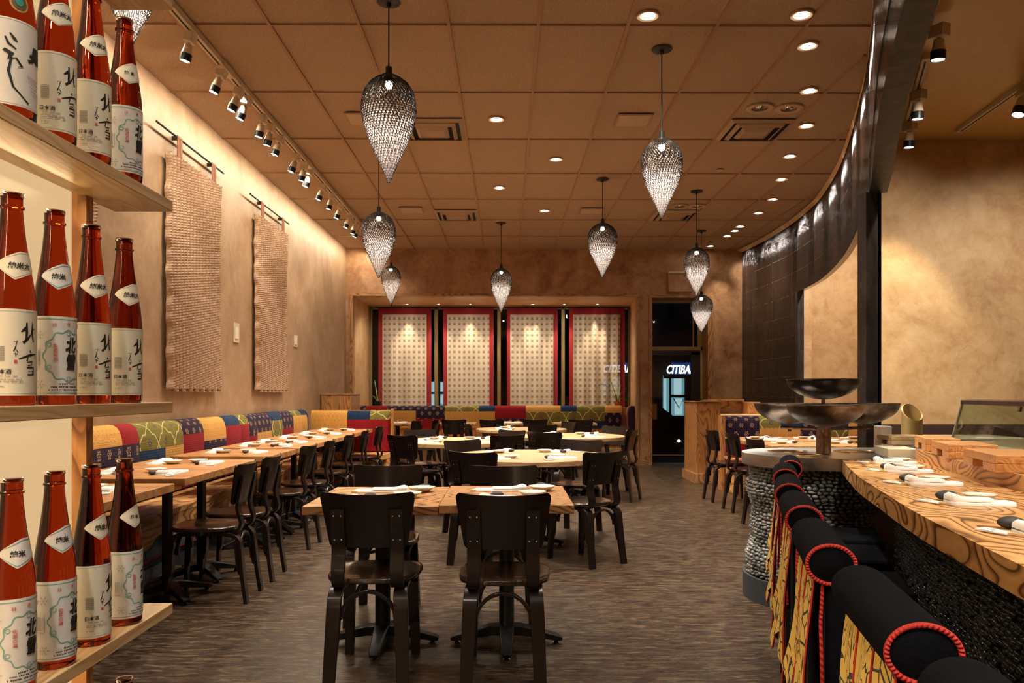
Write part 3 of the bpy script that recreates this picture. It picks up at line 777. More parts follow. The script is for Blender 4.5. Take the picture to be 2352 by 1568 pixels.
# ---- track lights: left wall
def make_head():
    r = empty('track_spotlight')
    MB().box(-.03,.03,-.045,.045,-.07,-.0).build('adapter', M['fixture_white'], r, bevel=.004)
    MB().tube([(0,0,-.07),(0,0,-.11)],.008,8).build('stem', M['fixture_white'], r)
    b = MB().lathe([(.012,.07),(.026,.065),(.030,.03),(.036,.0)],18,(0,0,-.15)); b.build('lamp_holder', M['fixture_white'], r)
    MB().lathe([(.001,-.004),(.033,-.004),(.038,0),(.038,-.05),(.034,-.05),(.034,-.012)],20,(0,0,-.15),cap=False).build('barrel', M['black_metal'], r)
    MB().lathe([(.001,-.044),(.033,-.045)],18,(0,0,-.15),cap=False).build('lamp_face', M['lamp_small'], r)
    return r
tk = empty('track_rail', (-2.15,0,CZ)); tag(tk, 'long cream lighting track along the left side of the ceiling', 'track rail')
MB().box(-.028,.028,1.5,12.6,-.045,0).build('rail', M['fixture_white'], tk, bevel=.004)
MB().box(-.006,.006,1.6,12.5,-.0465,-.044).build('slot', M['grille_dark'], tk)
for y in (3.6,6.1,8.6,11.0): MB().box(-.034,.034,y-.12,y+.12,-.06,.0).build('connector', M['fixture_white'], tk, bevel=.004)
heads = [(375,105),(615,365),(823,583),(918,700),(975,755),(1065,860),(1120,915),(1182,985),(1290,1095),(1330,1145),(1375,1190),(1450,1275),(1500,1330),(1557,1395),(1613,1455),(1640,1490),(1662,1515)]
hd0 = make_head(); nums = ['first','second','third','fourth','fifth','sixth','seventh','eighth','ninth','tenth','eleventh','twelfth','thirteenth','fourteenth','fifteenth','sixteenth','seventeenth']
for i, (cx, cy) in enumerate(heads):
    px, py = 230+cx/2.8, cy/2.8; z = CZ-.21; x, y = zpt(px, py, z)
    o = hd0 if i == 0 else copy_tree(hd0)
    o.location = (-2.15, y, CZ-.046); 
    toward = -1 if i in (0,2,3,4,7,8,10,11,13,14,16) else 1
    ang = R(22)
    o.rotation_euler = (R(-6), ang*.9, 0) if toward < 0 else (0, ang*.6, 0)
    tag(o, f'small spotlight on the left ceiling track, {nums[i]} counting from the camera', 'spotlight', 'spotlights on the left track')
    spot((-2.28, y, CZ-.28), (XL, y+random.uniform(-.1,.3), (2.2,1.9,2.4)[i%3]), 4.5, 100, 1.0, (1,.84,.62), .04)
y = 2.6
while y < 13.7:
    spot((XL+.42,y,CZ-.03), (XL+.02,y,CZ-1.1), 6.0, 168, .5, (1,.84,.62), .05); y += .48
# wash from the track towards tables
# ---- kitchen tracks
def ktrack(a, b, label):
    A, B = Vector(a), Vector(b); d = B-A; L = d.length; ang = atan2(d.y, d.x)
    r = empty('track_rail', (A.x, A.y, CZ-.004), ang); tag(r, label, 'track rail')
    MB().box(0,L,-.028,.028,-.045,0).build('rail', M['fixture_white'], r, bevel=.004); MB().box(.05,L-.05,-.006,.006,-.0465,-.044).build('slot', M['grille_dark'], r); return r
ktrack((3.08,5.84),(3.70,7.35),'cream lighting track on the kitchen ceiling behind the steel beam')
ktrack((2.35,4.10),(2.93,5.62),'nearer cream lighting track on the kitchen ceiling at the top edge')
ktrack((4.15,6.3),(4.26,7.5),'cream lighting track on the kitchen ceiling at far right')
kh = [((2158,105),'nearest spotlight over the sushi counter with a looped cord'),((2110,247),'middle spotlight behind the steel beam'),((2090,315),'farthest spotlight behind the steel beam, near the kitchen wall')]
for (px,py), l in kh:
    x, y = zpt(px, py, CZ-.19); o = copy_tree(hd0); o.location = (x, y, CZ-.052); o.rotation_euler = (R(3),0,.4); o.scale = (1.25,1.25,1.15)
    tag(o, l, 'spotlight', 'spotlights on the kitchen ceiling')
    spot((x,y,CZ-.30), (x+.25,y+.6,1.0), 60, 65, .6, (1,.82,.58), .04)
o = copy_tree(hd0); o.location = (4.15,6.34,CZ-.052); o.scale = (1.3,1.3,1.3); tag(o, 'spotlight at the right edge of the picture on the far right track', 'spotlight', 'spotlights on the kitchen ceiling')

# ---- pendants
def pendant_r(t):      # t 0 top .. 1 tip
    P = [(0,.30),(.03,.52),(.08,.74),(.16,.92),(.25,.99),(.32,1.0),(.42,.95),(.55,.80),(.70,.56),(.85,.29),(.94,.14),(1.0,.06)]
    for (a, ra), (b, rb) in zip(P, P[1:]):
        if t <= b: u = (t-a)/(b-a); return ra+(rb-ra)*(u*u*(3-2*u)*.4+u*.6)
    return .05
def make_pendant_parts():
    Rr, Hh = .168, .645
    net = MB(); NA, NZ = 46, 44
    # vertical rows spaced so that the mesh cells stay even
    for dirn, w in ((1, .0013), (-1, .0013)):
        for k in range(NA):
            path = []
            for i in range(NZ+1):
                t = i/NZ; r = Rr*pendant_r(t); a = 2*pi*k/NA + dirn*t*2.15 + .9*t
                path.append((r*cos(a), r*sin(a), -Hh*t))
            net.tube(path, [max(.0005, .0021*(1+.7*(1-i/NZ)**2)*pendant_r(i/NZ)**.7) for i in range(NZ+1)], 3, cap=False)
    net.lathe([(Rr*.30,.004),(Rr*.33,0),(Rr*.30,-.006)],24,cap=False)
    me_net = net.mesh('net', M['net'], 0)
    sh = MB()
    NB = 44
    for i in range(46):
        t0 = .05 + .95*i/46; t1 = t0+.95/46*1.15
        off = (i % 2)*.5
        r0, r1 = Rr*pendant_r(t0)*.985, Rr*pendant_r(min(1,t1))*.985
        nb = max(10, int(NB*pendant_r(t0)))
        for k in range(nb):
            if i < 12: 
                if i < 6 or (k+i) % 2: continue
            sh_k = .58+.5*min(1, i/24); a = 2*pi*(k+off)/nb + 1.2*t0; da = 2*pi/nb*.46*sh_k; t1 = t0+.95/46*1.15*sh_k
            vs = []
            for aa, tt, bulge in ((a-da,(t0+t1)/2,1),(a,t0,.99),(a+da,(t0+t1)/2,1),(a,t1,1.02)):
                rr = Rr*pendant_r(min(1,tt))*.985*bulge; vs.append((rr*cos(aa), rr*sin(aa), -Hh*min(1,tt)))
            c = Vector(((r0+r1)/2*1.03*cos(a),(r0+r1)/2*1.03*sin(a),-Hh*min(1,(t0+t1)/2)))
            vs.append(tuple(c)); sh.add(vs, [(0,1,4),(1,2,4),(2,3,4),(3,0,4)], 0, True)
    me_sh = sh.mesh('scales', M['bead'], 60)
    return me_net, me_sh
me_net, me_sh = make_pendant_parts()
def pendant(px, Y, y0, y1, label, wpx=None):
    d = ray(px); x = Y*d[0]/d[1]; zc = Y/d[1]
    zt_, zb = H+(HY-y0)/F*zc, H+(HY-y1)/F*zc
    r = empty('pendant_lamp', (x, Y, CZ)); tag(r, label, 'pendant lamp', 'woven teardrop pendants')
    MB().lathe([(.001,-.004),(.068,-.006),(.076,-.001),(.076,.0)],24,cap=False).lathe([(.012,-.03),(.016,-.004)],12).build('ceiling_rose', M['black_metal'], r)
    MB().tube([(0,0,-.02),(0,0,zt_-CZ+.03)],.0045,8).build('cord', M['black_metal'], r)
    MB().lathe([(.006,.055),(.020,.050),(.022,-.01),(.034,-.02),(.034,-.05),(.02,-.055)],16,(0,0,zt_-CZ)).build('socket', M['black_metal'], r)
    h = zt_-zb; w = (wpx/F*zc) if wpx else .336
    for me, nm in ((me_net,'net_shade'),(me_sh,'shade_scales')):
        o = bpy.data.objects.new(nm, me); COL.objects.link(o); o.parent = r; o.location = (0,0,zt_-CZ-.012)
        o.scale = (w/.336, w/.336, h/.645); o.rotation_euler = (0,0,px*.7)
    MB().lathe([(.001,-.090),(.018,-.084),(.024,-.068),(.018,-.052),(.008,-.048)],14,(0,0,zt_-CZ)).build('bulb', M['lamp_on'], r)
    spot((x,Y,zt_-.085), (x,Y,0), 34, 100, 1.0, (1,.88,.78), .02)
pendant(893,5.12,172,415,'large woven teardrop pendant nearest the camera, left of centre',125)
pendant(1520,5.81,318,497,'woven teardrop pendant at near right with its round ceiling plate in full view',94)
pendant(1384,9.34,512,634,'woven teardrop pendant over the right round table, third largest from the right',68)
pendant(870,8.10,487,635,'woven teardrop pendant hanging just behind the largest one, at left',77)
pendant(1151,11.76,615,715,'woven teardrop pendant in front of the window head, centre',48)
pendant(898,13.2,610,700,'farthest left woven teardrop pendant close to the back wall',44)
pendant(1600,9.9,568,678,'woven teardrop pendant above and left of the lowest one by the door',58)
pendant(1611,12.33,676,763,'lowest woven teardrop pendant hanging in front of the door',50)
pendant(300,3.1,-190,100,'woven teardrop pendant half hidden behind the top bottle shelf',150)
# ================================================================ CHAIRS
def make_chair():
    r = empty('dining_chair')
    # seat
    pts = []
    for i in range(40):
        a = 2*pi*i/40; ca, sa = cos(a), sin(a)
        x = .205*math.copysign(abs(ca)**.55, ca); y = .20*math.copysign(abs(sa)**.55, sa)
        x *= 1.0 + .10*(y/.2)*.5
        pts.append((x, y))
    n = 40; mb = MB()
    rings = [(.94,.430),(1.0,.436),(1.0,.450),(.975,.456),(.85,.455),(.6,.449),(.3,.445)]
    vs = [(x*k, y*k, z) for k, z in rings for x, y in pts]
    fs = [(a*n+i, a*n+(i+1)%n, (a+1)*n+(i+1)%n, (a+1)*n+i) for a in range(len(rings)-1) for i in range(n)]
    vs.append((0,0,.444)); c = len(vs)-1; L = (len(rings)-1)*n
    fs += [(L+i, L+(i+1)%n, c) for i in range(n)]; fs.append(tuple(reversed(range(n))))
    mb.add(vs, fs, 0, True); mb.build('seat', M['seat_wood'], r, sharp=50)
    # backrest: curved tapered ply panel
    z0, z1 = .592, .838
    def halfw(z):
        t = (z-z0)/(z1-z0); w = .168+.040*t
        rc = .028
        if z > z1-rc: q = (z-(z1-rc))/rc; w -= rc*(1-sqrt(max(0,1-q*q)))
        if z < z0+.02: q = (z0+.02-z)/.02; w -= .02*(1-sqrt(max(0,1-q*q)))
        return w
    zs = [z0, z0+.004, z0+.010, z0+.02]+[z0+.02+(z1-z0-.048)*k/6 for k in range(1,6)]+[z1-.028,z1-.018,z1-.010,z1-.004,z1-.001]
    mb = MB(); NU = 16; th = .012
    def bp(u, z, o):
        x = (u*2-1)*halfw(z); y = -.212 - .055*(z-z0)/(z1-z0) + .95*x*x + o
        return (x, y, z - .010*(1-(u*2-1)**2)*max(0,(z-z0)/(z1-z0)))
    for o, fl in ((0, False), (th, True)):
        vs = [bp(i/NU, z, o) for z in zs for i in range(NU+1)]
        fs = []
        for j in range(len(zs)-1):
            for i in range(NU):
                a = j*(NU+1)+i; q = (a, a+1, a+NU+2, a+NU+1); fs.append(q[::-1] if fl else q)
        mb.add(vs, fs, 0, True)
    ring = [(0,i) for i in range(NU+1)]+[(j,NU) for j in range(1,len(zs))]+[(len(zs)-1,i) for i in range(NU-1,-1,-1)]+[(j,0) for j in range(len(zs)-2,0,-1)]
    vs = [bp(i/NU, zs[j], 0) for j, i in ring]+[bp(i/NU, zs[j], th) for j, i in ring]; m = len(ring)
    mb.add(vs, [(i, m+i, m+(i+1)%m, (i+1)%m) for i in range(m)], 0, True)
    mb.build('backrest', M['ebony'], r, sharp=50)
    for sx in (-1, 1):
        x = .126*sx; u = MB()
        path = [(x,-.03,.424),(x,-.12,.421),(x,-.175,.422),(x,-.205,.430),(x,-.224,.450),(x,-.230,.478),(x,-.222,.515),(x,-.212,.548),(x,-.208,.58),(x,-.214,.62),(x,-.226,.68),(x,-.240,.745),(x,-.2445,.765)]
        u.strip(path, [.052]*3+[.056]*3+[.060]*7, [.018]*11+[.014,.008], (1,0,0))
        for zz, yy in ((.735,-.2455),(.63,-.2245)):
            for dx in (-.015,.015):
                u.lathe([(.001,.0025),(.0035,.002),(.004,0)],10).tf(Matrix()) if False else u.add(*disc((x+dx, yy-.0012, zz), .004))
        me = u.build('upright', [M['ebony'], M['chrome']], r, bevel=.002, sharp=45)
    for sx in (-1, 1):
        x = .140*sx; xo = .158*sx
        lg = MB()
        path = [(x,-.02,.418),(x,-.12,.415),(x,-.175,.410),(x,-.205,.396),(x+.002*sx,-.222,.372),(x+.004*sx,-.228,.33),(x+.012*sx,-.245,.16),(xo,-.268,0)]
        lg.strip(path, [.05,.05,.055,.06,.06,.060,.056,.052], .022, (1,0,0))
        lg.strip([(x+.003*sx,-.205,.372),(x+.004*sx,-.208,.33),(x+.009*sx,-.219,.22),(x+.011*sx,-.228,.175)], .058, [.018,.018,.018,.006], (1,0,0))
        lg.build('leg', M['ebony'], r, bevel=.002, sharp=45)
        lg = MB(); x = .150*sx
        path = [(x,.0,.418),(x,.10,.415),(x,.148,.408),(x,.172,.392),(x,.184,.365),(x+.002*sx,.190,.32),(x+.006*sx,.196,.16),(x+.01*sx,.205,0)]
        lg.strip(path, [.05]*5+[.05,.047,.042], .022, (1,0,0))
        lg.strip([(x,.165,.36),(x+.002*sx,.170,.32),(x+.004*sx,.176,.2),(x+.005*sx,.184,.16)], .048, [.018,.018,.018,.006], (1,0,0))
        lg.build('leg', M['ebony'], r, bevel=.002, sharp=45)
    for y in (-.205, .16):
        b = MB(); P = []
        for i in range(15):
            a = pi*i/14; P.append((-.118*cos(a), y, .285+.118*sin(a)))
        b.strip(P, .026, .014, (0,1,0)); b.build('brace', M['ebony'], r, bevel=.0015, sharp=60)
    return r
def disc(c, rad, n=8):
    vs = [(c[0]+rad*cos(2*pi*i/n), c[1], c[2]+rad*sin(2*pi*i/n)) for i in range(n)]+[(c[0], c[1]-.0015, c[2])]
    return vs, [((i+1)%n, i, n) for i in range(n)], 1, True
chair0 = make_chair(); chair_used = [False]
def chair(x, y, face, label, group):
    """face = direction (dx,dy) the sitter looks"""
    o = chair0 if not chair_used[0] else copy_tree(chair0)
    chair_used[0] = True
    o.location = (x, y, 0); o.rotation_euler = (0, 0, atan2(face[1], face[0]) - pi/2)
    return tag(o, label, 'chair', group)

# ================================================================ TABLES
def make_base(mb_parent, x, y, ztop, a=0, arm=.27, colr=.038, flat=False):
    c = MB()
    if flat: c.box(x-.020,x+.020,y-.036,y+.036,.05,ztop)
    else: c.lathe([(.055,.06),(.045,.085),(colr,.10),(colr,ztop-.02),(.06,ztop-.02)],20,(x,y,0))
    c.obox((x,y,ztop-.008),.42,.06,.014,0).obox((x,y,ztop-.008),.06,.42,.014,0)
    c.build('column', M['black_metal'], mb_parent, bevel=.003 if flat else 0)
    b = MB()
    for k in range(4):
        an = a+k*pi/2; ca, sa = cos(an), sin(an)
        b.strip([(x,y,.075),(x+ca*.08,y+sa*.08,.072),(x+ca*.17,y+sa*.17,.052),(x+ca*arm,y+sa*arm,.032),(x+ca*(arm+.02),y+sa*(arm+.02),.026)], [.075,.07,.06,.055,.04], [.05,.046,.036,.026,.014], (-sa,ca,0))
    o = b.build('cross_base', M['black_metal'], mb_parent, bevel=.004, sharp=50)
    for k in range(4):
        an = a+k*pi/2
        MB().lathe([(.014,0),(.018,.006),(.010,.014),(.006,.024)],12,(x+cos(an)*(arm-.01),y+sin(an)*(arm-.01),0)).build('glide', M['chrome'], o)
def rect_table(x0, x1, y0, y1, z, label, mat, group=None, th=.04, cols=None, flat=False, dz=0, name='dining_table'):
    cx, cy = (x0+x1)/2, (y0+y1)/2
    r = empty(name, (cx, cy, 0)); tag(r, label, 'table', group)
    top = MB().box(x0-cx, x1-cx, y0-cy, y1-cy, z-th, z); top.build('tabletop', mat, r, bevel=.004)
    for (x, y) in (cols or [(cx, cy)]): make_base(r, x-cx, y-cy, z-th, pi/4 if flat else 0, .26, flat=flat)
    return r
def round_table(x, y, rad, z, label, group):
    r = empty('round_table', (x, y, 0)); tag(r, label, 'table', group)
    MB().lathe([(rad-.01,z-.045),(rad,z-.040),(rad,z-.006),(rad-.006,z),(.001,z)],72,cap=False).build('tabletop', M['wood_round'], r, sharp=30)
    MB().lathe([(.001,z-.045),(rad-.01,z-.045)],72,cap=False).build('underside', M['wood_left'], r)
    make_base(r, 0, 0, z-.045, 0, .27, .05); return r

# ---------------- place settings: four separate things per seat
def mk_plate():
    return MB().lathe([(.001,.0),(.028,.0),(.034,.004),(.052,.016),(.056,.020),(.052,.0195),(.030,.008),(.001,.007)],28,cap=False).mesh('side_plate', M['dish'], 40)
def mk_stone():
    mb = MB(); n = 16; m = 9; vs = []
    for j in range(m+1):
        p = pi*j/m
        for i in range(n):
            a = 2*pi*i/n; k = 1+.05*sin(2*a+1)+.03*cos(3*a)
            vs.append((.034*sin(p)*cos(a)*k, .026*sin(p)*sin(a)*k, .016+.016*-cos(p)))
    fs = [(j*n+i, j*n+(i+1)%n, (j+1)*n+(i+1)%n, (j+1)*n+i) for j in range(m) for i in range(n)]
    mb.add(vs, fs, 0, True); return mb.mesh('pebble', M['stone'], 0)
def mk_napkin():
    mb = MB()
    # folded towel: rolled bulge at the left end, flat layers to the right
    def layer(x0, x1, w, z0, h, puff):
        n = 10; prof = []
        for k in range(n+1):
            t = k/n; x = x0+(x1-x0)*t
            prof.append((x, z0+h*(1+puff*math.exp(-((t-.12)/.14)**2))))
        vs = []; 
        for x, zt in prof:
            e = .006 if (x-x0) < .01 or (x1-x) < .004 else 0
            vs += [(x,-w/2+e,z0),(x,-w/2+.001+e,z0+(zt-z0)*.7),(x,-w/2+.012,zt),(x,w/2-.012,zt*1.0),(x,w/2-.001-e,z0+(zt-z0)*.7),(x,w/2-e,z0)]
        fs = []
        for k in range(n):
            for i in range(5): a = k*6+i; fs.append((a,a+1,a+7,a+6)[::-1])
        fs.append((0,1,2,3,4,5)); e = n*6; fs.append((e+5,e+4,e+3,e+2,e+1,e)); 
        mb.add(vs, fs, 0, True)
    layer(-.105,.105,.084,.0,.014,.4); layer(-.105,.035,.078,.013,.012,1.3)
    return mb.mesh('folded_napkin', M['white_cloth'], 75)
def mk_sleeve():
    mb = MB(); mb.obox((0,0,.0025),.075,.040,.003,0,0); mb.obox((-.02,0,.0048),.034,.038,.001,0,0)
    mb.obox((.052,-.006,.0035),.034,.006,.005,0,1).obox((.052,.004,.0035),.034,.006,.005,.06,1)
    mb.obox((-.01,.0,.0056),.018,.002,.0004,0,2)
    return mb.mesh('chopstick_sleeve', [M['paper'], M['chop'], M['ink']], 40)
MESH = {'plate': mk_plate(), 'stone': mk_stone(), 'napkin': mk_napkin(), 'sleeve': mk_sleeve()}
KIND = {'plate': ('side_plate','plate','small white oval plate'), 'stone': ('pebble','stone','dark grey rest stone'),
        'napkin': ('folded_napkin','napkin','folded white cloth napkin'), 'sleeve': ('chopstick_sleeve','chopsticks','white paper chopstick sleeve')}
def setting(x, y, z, ang, where, group, jit=.012, sc=1.0, order=None):
    """ang: direction from the sitter towards the table middle; where: text naming the seat"""
    ca, sa = cos(ang), sin(ang)
    lay = order or {'napkin': (.02,.0,0), 'sleeve': (-.03,-.17,.35), 'stone': (.098,-.10,0), 'plate': (.128,.05,0)}
    for k, (f, s, rot) in lay.items():
        # local: forward f (towards table middle), sideways s (to the sitter's right)
        px_, py_ = x+f*ca+s*sa, y+f*sa-s*ca
        px_ += random.uniform(-jit, jit); py_ += random.uniform(-jit, jit)
        nm, cat, desc = KIND[k]
        o = bpy.data.objects.new(nm, MESH[k]); COL.objects.link(o)
        q_ = sc*(.85 if k == 'stone' else 1.15)
        o.location = (px_, py_, z+.0006); o.scale = (q_,q_,q_*(.6 if k == 'napkin' else 1))
        base = ang-pi/2
        o.rotation_euler = (0, 0, base + rot + random.uniform(-.12,.12))
        tag(o, f'{desc} {where}', cat, {'plate':'small white plates','stone':'dark rest stones','napkin':'folded white napkins','sleeve':'paper chopstick sleeves'}[k]+' '+group)

# ---- front pair of tables
rect_table(-.934,-.314,3.64,4.40,.745,'left one of the two square pine tables in front, dark grained top', M['wood_front'], 'front pine tables')
rect_table(-.310,.308,3.64,4.40,.750,'right one of the two square pine tables in front, wavy grained top', M['wood_front_b'], 'front pine tables')
chair(-.600,3.66,(0,1),'black bentwood chair nearest the camera, left one at the front tables','chairs at the front tables')
chair(-.010,3.62,(.02,1),'black bentwood chair nearest the camera, right one at the front tables','chairs at the front tables')
chair(-.70,4.50,(0,-1),'black bentwood chair on the far side of the left front table','chairs at the front tables')
chair(-.02,4.47,(0,-1),'black bentwood chair on the far side of the right front table','chairs at the front tables')
for (x, s, t) in ((-.63,'far','left'),(.0,'far','right'),(-.62,'near','left'),(.0,'near','right')):
    y = 4.24 if s == 'far' else 3.80
    od = {'napkin':(.05,.03,.05),'sleeve':(.03,.15,1.3),'stone':(-.055,-.19,0),'plate':(.06,-.185,0)} if s=='far' else {'napkin':(.02,0,0),'plate':(.15,.13,0),'sleeve':(.03,-.17,1.4),'stone':(.10,-.05,0)}
    setting(x, y, .745 if t=='left' else .75, -pi/2 if s=='far' else pi/2, f'at the {s} side of the {t} front pine table', 'on the front tables', .004, 1.1, od)

# ---- left row
ZL = .775
LT = [(3.25,4.42,'table cut off by the bottle shelf','first'),(4.56,5.86,'table with the nearest whole right corner','second'),(6.17,6.95,'small table with the dark front edge','third'),
      (7.05,8.18,'long table in the middle of the row','fourth'),(8.28,9.05,'small table past the long one','fifth'),(9.14,9.88,'second last small table','sixth'),(9.98,10.93,'last table against the booth end','seventh')]
for (y0, y1, t, nth) in LT:
    cols = [(-2.10,c_) for c_ in {'first':(3.58,4.10),'second':(4.95,5.50),'third':(6.62,),'fourth':(7.30,7.88),'fifth':(8.72,),'sixth':(9.58,),'seventh':(10.30,)}[nth]]
    z = ZL if nth != 'first' else ZL-.012
    rect_table(-2.60,-1.835,y0,y1,z,f'wooden table along the left bench, {t}', M['wood_left'], 'tables along the left bench', .045, cols, True)
nthw = {'first':'first','second':'second','third':'third','fourth':'fourth','fifth':'fifth','sixth':'sixth','seventh':'seventh'}
for (y0, y1, t, nth) in LT:
    ys = [(y0+y1)/2] if y1-y0 < 1.0 else [y0+.31, y1-.31]
    for i, y in enumerate(ys):
        pos = '' if len(ys) == 1 else (' nearer place' if i == 0 else ' farther place')
        z = ZL if nth != 'first' else ZL-.012
        setting(-2.02, y, z, pi, f'on the aisle side of the {nth} left bench table{pos}', 'on the left bench tables', .01, 1.0)
        setting(-2.43, y, z, 0, f'on the bench side of the {nth} left bench table{pos}', 'on the left bench tables', .01, 1.0)
for (y, l) in ((4.95,'nearest'),(5.50,'second nearest'),(6.62,'third'),(7.30,'fourth'),(8.30,'fifth'),(9.22,'sixth'),(10.30,'seventh')):
    chair(-1.855+random.uniform(-.02,.02), y, (-1, random.uniform(-.06,.06)), f'black bentwood chair beside the left bench tables, {l} from the camera', 'chairs along the left bench tables')

# ---- round tables
RT = [(.18,6.6,'near','round wooden table nearest the camera, right behind the front pair'),(-.56,8.65,'left','round wooden table at left in the second rank'),
      (.77,9.65,'right','round wooden table at right in the second rank'),(.21,11.5,'back','small looking round wooden table farthest back')]
for x, y, n, l in RT: round_table(x, y, .655, .75, l, 'round dining tables')
for x, y, n, l in RT:
    for k, (a, w) in enumerate(((R(235),'near left'),(R(305),'near right'),(R(55),'far right'),(R(125),'far left'))):
        sx, sy = x+.47*cos(a), y+.47*sin(a)
        setting(sx, sy, .75, a+pi, f'at the {w} seat of the {n} round table', 'on the round tables', .01)
CH = [(.58,6.02,(-.6,.8),'black bentwood chair at the near right of the near round table, legs in full view'),
      (-.16,6.03,(.42,.9),'black bentwood chair at the near left of the near round table, back to camera'),
      (-.27,7.12,(.55,-.7),'black bentwood chair at the far left of the near round table, shiny backrest front'),
      (.60,7.13,(-.35,-.8),'black bentwood chair at the far right of the near round table'),
      (-.95,8.35,(.40,.6),'black bentwood chair at the near left of the left round table'),
      (-.92,9.22,(.37,-.65),'black bentwood chair at the far left of the left round table, shiny backrest front'),
      (-.10,8.36,(-.45,.8),'black bentwood chair at the near right of the left round table'),
      (-.08,9.10,(-.5,-.6),'black bentwood chair at the far right of the left round table'),
      (-.33,11.25,(1,.25),'black bentwood chair at the left of the back round table, seen edge on'),
      (.46,10.98,(-.1,1),'black bentwood chair in front of the back round table'),
      (.74,11.95,(-1,-.5),'black bentwood chair at the right of the back round table'),
      (.50,9.02,(.31,.75),'black bentwood chair at the near left of the right round table'),
      (1.28,9.46,(-.83,.45),'black bentwood chair at the right of the right round table, next to the window trim'),
      (1.27,10.18,(-.5,-.6),'black bentwood chair at the far right of the right round table')]
for x, y, f_, l in CH: chair(x, y, f_, l, 'chairs at the round tables')
# ---- window booth tables and chairs
for i, (x, l) in enumerate([(-1.86,'at far left'),(-.88,'left of centre'),(.08,'in the centre'),(1.15,'at right')]):
    rect_table(x-.36,x+.36,13.30,13.90,.76,f'wooden table before the window booth, {l}', M['wood_x'], 'tables before the window booth')
    setting(x-.12, 13.72, .76, -pi/2, f'on the bench side of the window booth table {l}', 'on the window booth tables')
    setting(x+.05, 13.45, .76, pi/2, f'on the room side of the window booth table {l}', 'on the window booth tables')
for x, y, f_, l in [(-1.62,12.6,(-1,.3),'black bentwood chair behind the low partition, seen from the side, left one'),(-1.36,13.0,(-1,.2),'black bentwood chair behind the low partition, seen from the side, right one'),
                 (-.86,13.2,(0,1),'black bentwood chair facing the window booth, first from the left'),(-.22,13.12,(.1,1),'black bentwood chair facing the window booth, second from the left'),
                 (.46,13.2,(0,1),'black bentwood chair facing the window booth, third from the left'),(1.20,13.15,(0,1),'black bentwood chair facing the window booth, farthest right'),]:
    chair(x, y, f_, l, 'chairs at the window booth')
# ---- right booth tables and chairs
rect_table(2.58,3.56,7.70,8.42,.75,'wooden table of the right booth, nearer one behind the steel counter', M['wood_x'], 'tables of the right booth', cols=[(3.1,8.06)])
rect_table(2.55,4.3,8.55,9.30,.75,'wooden table of the right booth, farther one against the patchwork bench', M['wood_x'], 'tables of the right booth', cols=[(3.0,8.92),(3.9,8.92)])
for i, x in enumerate((2.85,3.40,3.95)):
    w = ('left','middle','right')[i]
    setting(x, 9.10, .75, -pi/2, f'at the {w} bench seat of the farther right booth table', 'on the right booth tables')
    if i < 2: setting(x, 8.22, .75, -pi/2, f'at the {w} far seat of the nearer right booth table', 'on the right booth tables')
    setting(x+.1, 8.70, .75, pi/2, f'at the {w} near seat of the farther right booth table', 'on the right booth tables')
chair(2.63,9.38,(1,.08),'black bentwood chair at the end of the right booth tables, farthest one','chairs at the right booth')
chair(2.64,8.56,(1,.05),'black bentwood chair at the end of the right booth tables, middle one','chairs at the right booth')
chair(2.56,7.55,(1,.1),'black bentwood chair at the right booth, mostly hidden behind the steel counter','chairs at the right booth')

# ================================================================ BANQUETTES
PM = ['f_gold','f_red','f_green','f_purple','f_blue']; PI_ = {'y':0,'r':1,'g':2,'p':3,'b':4}
PROF = [(.10,.47),(.112,.56),(.12,.66),(.125,.76),(.125,.86),(.12,.93),(.105,.985),(.085,1.015),(.055,1.035),(.02,1.038),(.0,1.03)]
def bench_back(name, parent, A, B, nrm, segs, top=1.04, z0=.47, scale=1.0, ends=True, fk=1.0):
    """segs: list of (t0,t1,[(frac_from_top, key),...]) along A->B in metres"""
    A = Vector(A); B = Vector(B); d = (B-A).normalized(); N = Vector(nrm)
    prof = [(a*scale, z0+(z-.47)*(top-z0)/.568) for a, z in PROF]
    # refine profile
    P = []
    for (a, z), (a2, z2) in zip(prof, prof[1:]):
        for k in range(4): P.append((a+(a2-a)*k/4, z+(z2-z)*k/4))
    P.append(prof[-1])
    ar = [0.0]
    for p, q in zip(P, P[1:]): ar.append(ar[-1]+sqrt((p[0]-q[0])**2+(p[1]-q[1])**2))
    tot = ar[-1]; mb = MB()
    for (t0, t1, st) in segs:
        nu = max(2, int((t1-t0)/.08))
        def fn(u, v, t0=t0, t1=t1):
            k = v*(len(P)-1); i = int(round(k)); a, z = P[i]
            e = .012*(1-min(1, min(u, 1-u)*(t1-t0)/.03))      # seams pulled in
            q = A + d*(t0+(t1-t0)*u) + N*(a-e if 0 < i < len(P)-1 else a)
            return (q.x, q.y, z)
        def mf(i, j):
            fr = 1-(ar[j]+ar[j+1])/2/tot; acc = 0
            for f_, key in st:
                acc += f_*(fk if acc == 0 and len(st) > 1 else 1)
                if fr <= acc+1e-6: return PI_[key]
            return PI_[st[-1][1]]
        mb.grid(fn, nu, len(P)-1, mf=mf, uvf=lambda u, v, t0=t0, t1=t1: (t0+(t1-t0)*u, z0+v*tot), smooth=True)
    L0, L1 = segs[0][0], segs[-1][1]
    if ends:
        for t in (L0, L1):
            q = A+d*t; pts = [(q.x+N.x*a, q.y+N.y*a, z) for a, z in P]+[(q.x,q.y,z0)]
            mb.add(pts, [tuple(range(len(pts)))], PI_[segs[0 if t == L0 else -1][2][0][1]])
    return mb.build(name, [M[k] for k in PM], parent, sharp=50)
